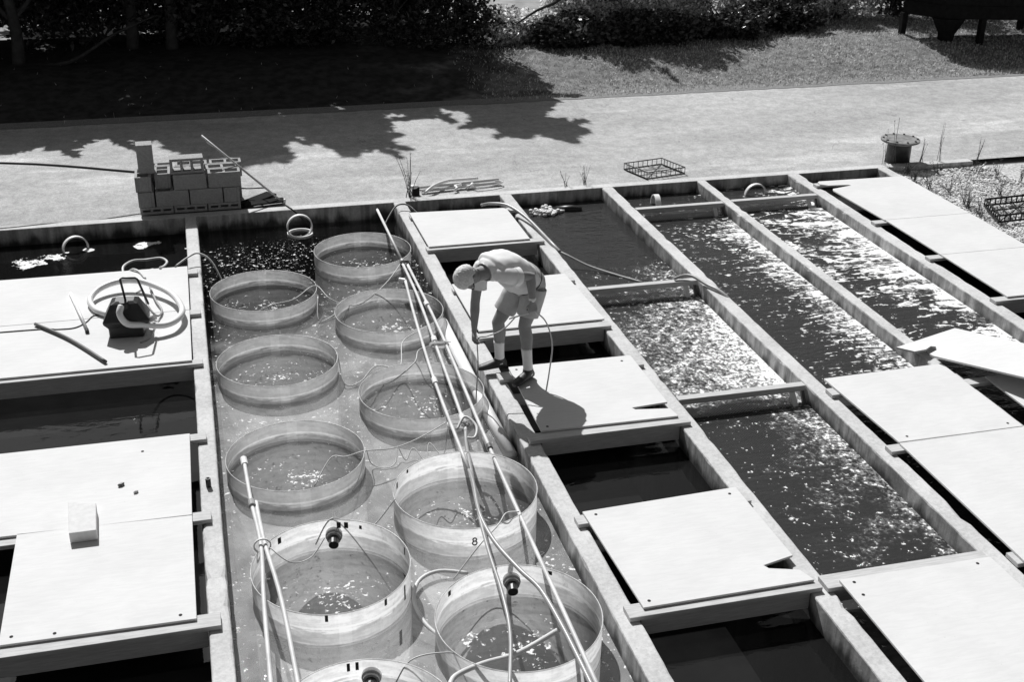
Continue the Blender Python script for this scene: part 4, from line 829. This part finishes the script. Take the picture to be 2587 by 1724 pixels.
def crown(h, w, rng, dens=17):
    out = []
    for i in range(dens):
        f = (i+0.5)/dens; z = 2.0 + (h-2.0)*f; r = w*(1.0-0.55*f)*rng.uniform(0.5,0.95); a = rng.uniform(0,6.28)
        q = rng.uniform(0.75, 1.15); out.append((r*math.cos(a), r*math.sin(a)*0.8, z, w*(0.50-0.24*f)*q, w*(0.46-0.22*f)*q, 0.62*q))
    out.append((0,0,h-0.3,0.35,0.35,0.6)); return out
T = random.Random(21)
tl = [(-9.5,23.6,5.0,2.3,'broad dark tree farthest left beside the road'), (-6.2,23.4,4.8,2.2,'dark leafy tree second from the left edge'), (-4.3,24.2,5.2,1.8,'dark tree left of the one with the oblique limb'),
      (-1.0,23.5,5.7,1.25,'dark tree between the oblique limb and the block stack'), (-2.9,22.6,4.2,1.8,'tree with a pale oblique limb at upper left'), (-0.3,23.3,6.4,1.35,'tall dark tree behind the block stack'), (1.5,23.4,6.3,1.0,'tall pointed tree right of the block stack'),
      (4.2,23.3,5.9,1.35,'tree whose leafy shadow ends at the middle of the road'), (2.8,24.9,5.3,1.9,'dark tree standing behind two others left of centre'), (0.5,24.9,5.2,1.8,'dark tree far behind the leaning pole'),
      (-13.0,24.5,5.4,2.8,'large dark tree outside the left edge'), (-8.0,28.5,8.9,3.2,'large unseen tree added for shade far behind the oblique limb'), (-3.0,29.0,9.4,3.2,'large unseen tree added for shade far behind the block stack'), (1.6,29.0,9.2,3.0,'large unseen tree added for shade far behind the pointed tree')]  # far row added out of view to block skylight over the shaded road
for x, y, h, w, L in tl:
    lm = []
    if x == -2.9: lm = [([(-2.85,22.6,0.2),(-2.0,22.3,0.30),(-1.2,22.3,0.75),(-0.5,22.2,1.05)], 0.05)]
    tree(x, y, h, L, crown(h, w, T), limbs=lm, n=9000, s=0.15 if y < 26 else 0.22)
tree(8.1, 24.3, 4.2, 'small tree with a dark low limb over the bright gap', [(0.4,0,3.0,1.1,0.8,0.7),(-0.4,0.2,3.6,0.8,0.7,0.6),(1.0,0.2,2.4,0.9,0.7,0.6)], 0.09,
     limbs=[([(8.1,24.3,0.9),(7.4,23.2,1.15),(6.9,22.7,0.98),(6.45,22.5,0.86),(6.05,22.4,0.66)], 0.055), ([(7.3,23.1,1.12),(7.8,22.6,1.0),(8.3,22.4,1.05)], 0.03)], n=2600, s=0.1)
bs = [(-9.8,23.0,1.5,0.6,2.0,'dark bush at the far left edge'), (-7.4,23.0,1.4,0.6,1.8,'dark bush beside the second tree from the left'), (-5.0,23.2,1.4,0.6,1.9,'dark bush left of the tree with the oblique limb'), (-3.7,24.0,1.3,0.5,2.0,'dark thin bush behind the oblique limb'), (-1.6,23.9,1.5,0.6,2.0,'dark bush under the oblique limb'),
      (0.4,23.6,1.4,0.6,2.0,'dark bush above the block stack'), (2.2,23.2,1.4,0.6,2.0,'dark bush left of centre under the tall trees'), (3.7,22.9,1.2,0.65,2.0,'speckled dark bush in the shade at centre'), (4.9,22.8,0.9,0.6,2.0,'dark bush at the left of the bright gap')]
for x, y, w, d, h, L in bs: bush(x, y, w, d, h, 5200, 0.062, M['leaf'], L, 16)
for x, w, L in [(-11.5,2.0,'dark hedge bush behind the far left trees'),(-8.0,2.0,'dark hedge bush behind the second tree from the left'),(-4.6,2.0,'dark hedge bush behind the oblique limb'),(-1.4,2.0,'dark hedge bush far behind the block stack'),(1.6,1.9,'dark hedge bush far behind the pointed tree'),(4.4,1.5,'dark hedge bush behind the left of the bright gap')]: bush(x, 25.6, w, 0.8, 2.3, 6500, 0.085, M['leaf'], L, 18)
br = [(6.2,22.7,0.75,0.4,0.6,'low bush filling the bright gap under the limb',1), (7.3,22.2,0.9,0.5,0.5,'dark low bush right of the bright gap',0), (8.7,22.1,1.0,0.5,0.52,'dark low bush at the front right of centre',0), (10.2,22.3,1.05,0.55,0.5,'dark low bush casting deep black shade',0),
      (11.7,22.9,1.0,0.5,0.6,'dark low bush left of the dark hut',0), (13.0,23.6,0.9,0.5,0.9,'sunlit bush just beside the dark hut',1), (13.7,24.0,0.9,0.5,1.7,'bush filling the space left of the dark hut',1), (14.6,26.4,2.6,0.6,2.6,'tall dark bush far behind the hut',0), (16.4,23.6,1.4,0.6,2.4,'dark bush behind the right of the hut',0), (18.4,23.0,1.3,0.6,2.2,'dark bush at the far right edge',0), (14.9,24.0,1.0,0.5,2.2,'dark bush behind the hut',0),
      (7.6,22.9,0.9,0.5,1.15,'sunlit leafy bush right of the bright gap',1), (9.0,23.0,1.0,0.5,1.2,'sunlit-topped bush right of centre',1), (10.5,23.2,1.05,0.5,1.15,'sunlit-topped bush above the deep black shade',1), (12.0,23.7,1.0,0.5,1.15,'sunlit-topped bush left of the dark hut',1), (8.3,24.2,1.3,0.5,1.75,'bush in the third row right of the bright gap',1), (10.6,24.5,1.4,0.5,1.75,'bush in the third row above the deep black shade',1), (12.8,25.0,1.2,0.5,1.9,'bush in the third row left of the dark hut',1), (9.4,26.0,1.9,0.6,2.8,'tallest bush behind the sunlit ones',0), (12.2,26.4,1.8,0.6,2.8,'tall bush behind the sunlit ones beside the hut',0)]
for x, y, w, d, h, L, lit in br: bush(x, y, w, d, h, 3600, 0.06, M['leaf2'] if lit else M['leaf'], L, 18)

# ------------------------------------------------------------------ the man
F = Vector((-0.886,-0.464,0)).normalized(); RG = Vector((F.y,-F.x,0)); Z = Vector((0,0,1))      # facing, his right
def V(*a): return Vector(a)
def limb(mb, pts, n=14):
    """pts: (position, radius) or (position, r1, r2)"""
    k = len(pts); rings = []; u = None
    for i in range(k):
        d = (pts[min(i+1,k-1)][0]-pts[max(i-1,0)][0]).normalized()
        if u is None:
            u = d.cross(Z) if abs(d.z) < 0.9 else d.cross(F)
        u = (u - d*u.dot(d)).normalized(); w = d.cross(u); r1 = pts[i][1]; r2 = pts[i][2] if len(pts[i]) > 2 else r1
        rings.append((pts[i][0], u, r1, w, r2))
    mb.loft(rings, n); mb.ell(pts[0][0], *(pts[0][1],)*3); mb.ell(pts[-1][0], *(pts[-1][1],)*3)
PEL, WST, CH, UC, NK, HD = V(2.70,9.53,0.93), V(2.60,9.475,1.05), V(2.46,9.405,1.15), V(2.345,9.345,1.165), V(2.235,9.295,1.145), V(2.085,9.235,1.145)
RSH, LSH = UC + RG*0.175 + Z*-0.03 + F*0.0, UC - RG*0.185 + Z*-0.02
REL, RWR, LEL, LWR = V(2.215,9.475,0.80), V(2.19,9.40,0.565), V(2.66,9.28,1.085), V(2.668,9.235,0.86)
RHP, LHP = PEL + RG*0.095 + Z*-0.05, PEL - RG*0.095 + Z*-0.05
RKN, RAN, LKN, LAN = V(2.461,9.62,0.522), V(2.49,9.66,0.125), V(2.652,9.42,0.554), V(2.672,9.34,0.155)
mb = MB()
# torso, neck
tors = [(PEL+(-F)*0.02,0.165,0.125),(lerp(PEL,WST,0.5),0.165,0.12),(WST,0.155,0.112),(lerp(WST,CH,0.5),0.165,0.118),(CH,0.18,0.125),(UC,0.165,0.105),(lerp(UC,NK,0.55),0.09,0.075),(NK,0.062,0.062),(lerp(NK,HD,0.35),0.057,0.06)]
def torso(mb, lst, grow=0.0):
    rings = []
    for i,(c,ru,rw) in enumerate(lst):
        d = (lst[min(i+1,len(lst)-1)][0]-lst[max(i-1,0)][0]).normalized(); w = RG.cross(d).normalized(); rings.append((c, RG, ru+grow, w, rw+grow))
    mb.loft(rings, 20)
torso(mb, tors)
# head: skull, jaw, face
hz = (HD-NK).normalized(); hdir = (F*0.90 + RG*0.02 - Z*0.30).normalized()       # where the crown of the head points
face = (F*0.25 - Z*0.96); face = (face - hdir*face.dot(hdir)).normalized(); side = hdir.cross(face).normalized()
Rh = Matrix((side, face, hdir)).transposed()
mb.ell(HD, 0.077, 0.097, 0.105, Rh, 20, 14)
mb.ell(HD + face*0.028 - hdir*0.062, 0.058, 0.070, 0.062, Rh, 16, 10)             # jaw
mb.ell(HD + face*0.085 - hdir*0.095, 0.026, 0.024, 0.022, Rh, 10, 8)              # chin
mb.ell(HD + face*0.100 - hdir*0.025, 0.014, 0.024, 0.026, Rh, 10, 8); mb.ell(HD + face*0.112 - hdir*0.036, 0.016, 0.014, 0.012, Rh, 8, 6)   # nose
mb.ell(HD + face*0.088 + hdir*0.018, 0.052, 0.014, 0.011, Rh, 12, 6)              # brow
mb.ell(HD + face*0.092 - hdir*0.068, 0.024, 0.012, 0.007, Rh, 10, 6)              # mouth
for s in (-1, 1): mb.ell(HD + side*0.076*s - face*0.012 - hdir*0.012, 0.012, 0.020, 0.032, Rh, 10, 8)   # ears
# arms
limb(mb, [(RSH,0.052),(lerp(RSH,REL,0.35),0.052),(lerp(RSH,REL,0.8),0.043),(REL,0.042),(lerp(REL,RWR,0.3),0.043),(lerp(REL,RWR,0.75),0.031),(RWR,0.026,0.021)])
limb(mb, [(LSH+RG*0.03,0.050),(lerp(LSH,LEL,0.35),0.052),(lerp(LSH,LEL,0.8),0.044),(LEL,0.043),(lerp(LEL,LWR,0.3),0.043),(lerp(LEL,LWR,0.75),0.032),(LWR,0.026,0.021)])
def hand(mb, wr, d, palm_n, thumb_dir, curl):
    """d: along the hand, palm_n: way the palm faces"""
    d = d.normalized(); pn = (palm_n - d*palm_n.dot(d)).normalized(); sd_ = d.cross(pn).normalized()
    if sd_.dot(thumb_dir) < 0: sd_ = -sd_
    kn = wr + d*0.088
    mb.loft([(wr, sd_, 0.026, pn, 0.019), (wr+d*0.03, sd_, 0.036, pn, 0.019), (wr+d*0.065, sd_, 0.041, pn, 0.017), (kn, sd_, 0.040, pn, 0.014)], 12)
    for i, (off, L) in enumerate([(0.031,0.070),(0.011,0.078),(-0.010,0.073),(-0.030,0.058)]):
        p = kn + sd_*off - d*0.008; a = 0.25; pts = [(p,0.0092)]; dd = d.copy()
        for j, fr in enumerate((0.45,0.32,0.23)):
            a += curl*(0.8 if j else 0.6)*(1+0.12*i); dd = d*math.cos(a)+pn*math.sin(a); p = p + dd*L*fr; pts.append((p, 0.0088-0.0008*j))
        limb(mb, pts, 8)
    b = wr + d*0.028 + sd_*0.026 + pn*0.006; q1 = b + (d*0.6+sd_*0.65+pn*0.4)*0.034; q2 = q1 + (d*0.75+sd_*0.1+pn*0.65).normalized()*0.03; q3 = q2 + (d*0.6-sd_*0.35+pn*0.7).normalized()*0.024
    limb(mb, [(b,0.014),(q1,0.012),(q2,0.0105),(q3,0.009)], 8)
    return kn + pn*0.035 + d*0.02
gr = hand(mb, RWR, V(-0.05,-0.16,-1), V(0.55,-0.4,0), F-RG*0.4, 0.75)
gl = hand(mb, LWR, V(0.06,-0.12,-1), V(0.1,0.9,0), F, 0.75)
# legs
limb(mb, [(RHP,0.098),(lerp(RHP,RKN,0.4),0.082),(lerp(RHP,RKN,0.85),0.062),(RKN,0.058),(lerp(RKN,RAN,0.3)+(-F)*0.012,0.058),(lerp(RKN,RAN,0.65),0.044),(RAN,0.036)])
limb(mb, [(LHP,0.098),(lerp(LHP,LKN,0.4),0.082),(lerp(LHP,LKN,0.85),0.062),(LKN,0.058),(lerp(LKN,LAN,0.3)+(-F)*0.012,0.058),(lerp(LKN,LAN,0.65),0.044),(LAN,0.036)])
man = thing('person', 'man in white T-shirt and shorts bending over the tanks from the wall', 'person', (2.58, 9.45, 0.058))
def fuse(mb, name, mat, vox, sm=4):
    o = part(mb, name, mat, man, smooth=True)
    r = o.modifiers.new('remesh', 'REMESH'); r.mode = 'VOXEL'; r.voxel_size = vox; r.use_smooth_shade = True
    s = o.modifiers.new('smooth', 'SMOOTH'); s.factor = 0.5; s.iterations = sm
    return o
fuse(mb, 'body', M['skin'], 0.0055, 4)
mb = MB(); mb.ell(HD - face*0.012 + hdir*0.012, 0.0815, 0.099, 0.104, Rh, 24, 16)
cut = []
keep = [i for i, p in enumerate(mb.v) if True]
fs = []
for f in mb.f:
    c = sum((mb.v[i] for i in f), Vector())/len(f) - HD
    if not (c.dot(face) > 0.035 and c.dot(hdir) < 0.055) and not (c.dot(hdir) < -0.055) and not (abs(c.dot(side)) > 0.055 and c.dot(hdir) < -0.005 and c.dot(face) > -0.03): fs.append(f)
mb.f = fs
hair = part(mb, 'hair', M['hair'], man, smooth=True); sm_ = hair.modifiers.new('solid', 'SOLIDIFY'); sm_.thickness = 0.008; sm_.offset = 1
sb_ = hair.modifiers.new('subdiv', 'SUBSURF'); sb_.levels = 1; sb_.render_levels = 2
htx = bpy.data.textures.new('locks', 'CLOUDS'); htx.noise_scale = 0.016; hd_ = hair.modifiers.new('locks', 'DISPLACE'); hd_.texture = htx; hd_.strength = 0.009; hd_.mid_level = 0.4
mb = MB(); mb.tube([HD + side*0.080 - face*0.01 + hdir*0.005, HD + side*0.078 + face*0.06, HD + side*0.055 + face*0.105, HD + face*0.112 + hdir*0.004, HD - side*0.055 + face*0.105, HD - side*0.078 + face*0.06, HD - side*0.080 - face*0.01 + hdir*0.005], 0.005, 6); part(mb, 'glasses', M['black'], man)
# eyes
for s in (-1, 1):
    mb = MB(); mb.ell(HD + side*0.030*s + face*0.088 - hdir*0.002, 0.010, 0.006, 0.007, Rh, 8, 6); part(mb, 'eye', M['dark'], man, smooth=True)
# clothes: open-ended sleeves of cloth with folds
def cloth(mb, rings, amp, seed, n=44, sub=7, close0=False, close1=False, freq=9.0):
    P = [Vector(r[0]) for r in rings]; out = []
    cs = spline(P, sub)
    for q, c in enumerate(cs):
        i = min(q//sub, len(rings)-2); t = (q - i*sub)/sub; t = t*t*(3-2*t)
        a, b = rings[i], rings[i+1]
        u = (Vector(a[1])*(1-t)+Vector(b[1])*t).normalized(); w = (Vector(a[3])*(1-t)+Vector(b[3])*t).normalized()
        out.append((c, u, a[2]*(1-t)+b[2]*t, w, a[4]*(1-t)+b[4]*t, q/(len(cs)-1)))
    base = len(mb.v)
    for (c, u, ru, w, rw, f) in out:
        for k in range(n):
            a = 2*math.pi*k/n; p = c + u*(ru*math.cos(a)) + w*(rw*math.sin(a))
            h = mnoise.noise((p.x*freq+seed, p.y*freq, p.z*freq)) + 0.6*mnoise.noise((p.x*freq*2.3, p.y*freq*2.3+seed, p.z*freq*1.1)) + 0.5*(0.5-abs(mnoise.noise((p.x*freq*0.9+5, p.y*freq*0.9, p.z*freq*1.9+seed))))
            p = p + (p-c).normalized()*amp*h; mb.v.append(p)
    m_ = len(out)
    for q in range(m_-1):
        for k in range(n): mb.f.append((base+q*n+k, base+q*n+(k+1)%n, base+(q+1)*n+(k+1)%n, base+(q+1)*n+k))
    if close0: mb.f.append(tuple(base+k for k in range(n-1,-1,-1)))
    if close1: mb.f.append(tuple(base+(m_-1)*n+k for k in range(n)))
def axes(d, ref):
    w = ref.cross(d).normalized(); return d.cross(w).normalized(), w
def worn(mb, name, mat):
    o = part(mb, name, mat, man, smooth=True); q = o.modifiers.new('solid', 'SOLIDIFY'); q.thickness = 0.004; q.offset = -1
    return o
def tor(c, ru, rw, nxt, drop=0.0):
    d = (nxt-c).normalized(); w = RG.cross(d).normalized(); return (c - Z*drop, RG, ru, w, rw)
mb = MB()
cloth(mb, [tor(lerp(PEL,WST,0.30),0.190,0.150,WST,0.012), tor(lerp(PEL,WST,0.85),0.186,0.150,CH,0.028), tor(lerp(WST,CH,0.5),0.190,0.148,CH,0.020), tor(CH,0.196,0.142,UC,0.008), tor(UC,0.186,0.122,NK), tor(lerp(UC,NK,0.40),0.135,0.100,NK), tor(lerp(UC,NK,0.80),0.084,0.078,NK)], 0.011, 3)
for SH, EL, sg, e in ((RSH, REL, 1, 0.60), (LSH, LEL, -1, 0.42)):
    d = (EL-SH).normalized(); u, w = axes(d, F if abs(d.dot(F)) < 0.8 else Z); ins = SH - RG*(0.06*sg)
    cloth(mb, [(SH - RG*(0.075*sg) - d*0.090, u, 0.012, w, 0.012), (SH - RG*(0.065*sg) - d*0.065, u, 0.050, w, 0.056), (SH - RG*(0.045*sg) - d*0.02, u, 0.070, w, 0.078), (SH - RG*(0.02*sg) + d*0.05, u, 0.076, w, 0.082), (lerp(SH,EL,e*0.6), u, 0.079, w, 0.084), (lerp(SH,EL,e), u, 0.082, w, 0.090)], 0.007, 11+sg, n=32, close0=True)
worn(mb, 'shirt', M['shirt'])
mb = MB(); c_ = lerp(UC,NK,0.80); d_ = (NK-UC).normalized(); w_ = RG.cross(d_).normalized()
mb.tube([c_ + RG*(0.085*math.cos(a*0.314)) + w_*(0.079*math.sin(a*0.314)) for a in range(20)], 0.006, 6, closed=True); part(mb, 'collar', M['hose_dark'], man, smooth=True)
mb = MB(); ax = (WST-PEL).normalized()
cloth(mb, [tor(PEL-ax*0.13,0.085,0.07,PEL), tor(PEL-ax*0.085,0.150,0.125,PEL), tor(PEL-ax*0.02,0.178,0.146,WST), tor(lerp(PEL,WST,0.4),0.180,0.140,WST), tor(lerp(PEL,WST,0.8),0.172,0.128,CH)], 0.008, 21, close0=True)
for HP, KN in ((RHP, RKN), (LHP, LKN)):
    d = (KN-HP).normalized(); u, w = axes(d, F)
    cloth(mb, [(HP+Z*0.03, u, 0.112, w, 0.112), (lerp(HP,KN,0.25), u, 0.110, w, 0.108), (lerp(HP,KN,0.5), u, 0.101, w, 0.100), (lerp(HP,KN,0.70), u, 0.099, w, 0.098)], 0.008, HP.x*40, n=36)
worn(mb, 'shorts', M['shorts'])
mb = MB(); c_ = lerp(PEL,WST,0.34) - Z*0.010; d_ = ax; w_ = RG.cross(d_).normalized()
mb.tube([c_ + RG*(0.186*math.cos(a*0.2094)) + w_*(0.146*math.sin(a*0.2094)) for a in range(30)], 0.012, 6, closed=True); part(mb, 'belt', M['metal'], man, smooth=True)
# socks and shoes
RSD = V(-0.98,-0.10,0).normalized(); LSD = V(-0.80,-0.62,0).normalized()
for an, kn, fd, zg in ((RAN, RKN, RSD, 0.041), (LAN, LKN, LSD, 0.060)):
    mb = MB(); mb.loft([(lerp(an,kn,0.50), V(1,0,0), 0.049, V(0,1,0), 0.049), (lerp(an,kn,0.46), V(1,0,0), 0.050, V(0,1,0), 0.050), (lerp(an,kn,0.25), V(1,0,0), 0.045, V(0,1,0), 0.045), (an, V(1,0,0), 0.044, V(0,1,0), 0.044), (V(an.x,an.y,zg+0.05), V(1,0,0), 0.044, V(0,1,0), 0.044)], 16)
    part(mb, 'sock', M['sock'], man, smooth=True)
    s_ = Z.cross(fd); b = V(an.x, an.y, zg); mb = MB()
    mb.loft([(b-fd*0.065+Z*0.035,s_,0.030,Z,0.034),(b-fd*0.05+Z*0.045,s_,0.037,Z,0.045),(b+fd*0.0+Z*0.05,s_,0.041,Z,0.05),(b+fd*0.06+Z*0.043,s_,0.043,Z,0.043),(b+fd*0.13+Z*0.033,s_,0.047,Z,0.033),(b+fd*0.18+Z*0.028,s_,0.043,Z,0.028),(b+fd*0.21+Z*0.022,s_,0.026,Z,0.020)], 16)
    mb.loft([(b+Z*0.06+fd*0.005,fd,0.055,s_,0.045),(b+Z*0.105,fd,0.050,s_,0.048)], 16)
    sh = fuse(mb, 'shoe', M['shoe'], 0.006, 3)
mb = MB(); d = (LWR-LEL).normalized(); mb.tube([lerp(LEL,LWR,0.88)-d*0.009, lerp(LEL,LWR,0.88)+d*0.009], 0.033, 16); mb.ell(lerp(LEL,LWR,0.88)-V(0,0.033,0), 0.017, 0.006, 0.017, None, 12, 6)
part(mb, 'watch', M['pvc'], man)
pipe('tube', [gl+V(-0.2,0.05,-0.06), gl+V(-0.03,0,0.0), gl+V(0.03,-0.01,0.0), gl+V(0.12,-0.02,-0.10), gl+V(0.17,-0.05,-0.30), gl+V(0.13,-0.12,-0.52), gl+V(0.08,-0.2,-0.68)], 0.007, M['hose'], 'flexible tube dangling from the man\'s left hand', 'tube', (), 6, 6)
pipe('tube', [gr+V(0.34,0.02,0.2), gr+V(0.22,0.0,0.10), gr+V(0.08,-0.01,0.06), gr+V(0,0,0.03), gr+V(0.0,-0.01,-0.2), gr+V(-0.02,-0.03,-0.5), gr+V(-0.04,-0.1,-0.66)], 0.006, M['hose_dark'], 'thin tube hanging straight down from the man\'s right hand into the tank', 'tube', (), 6, 6)
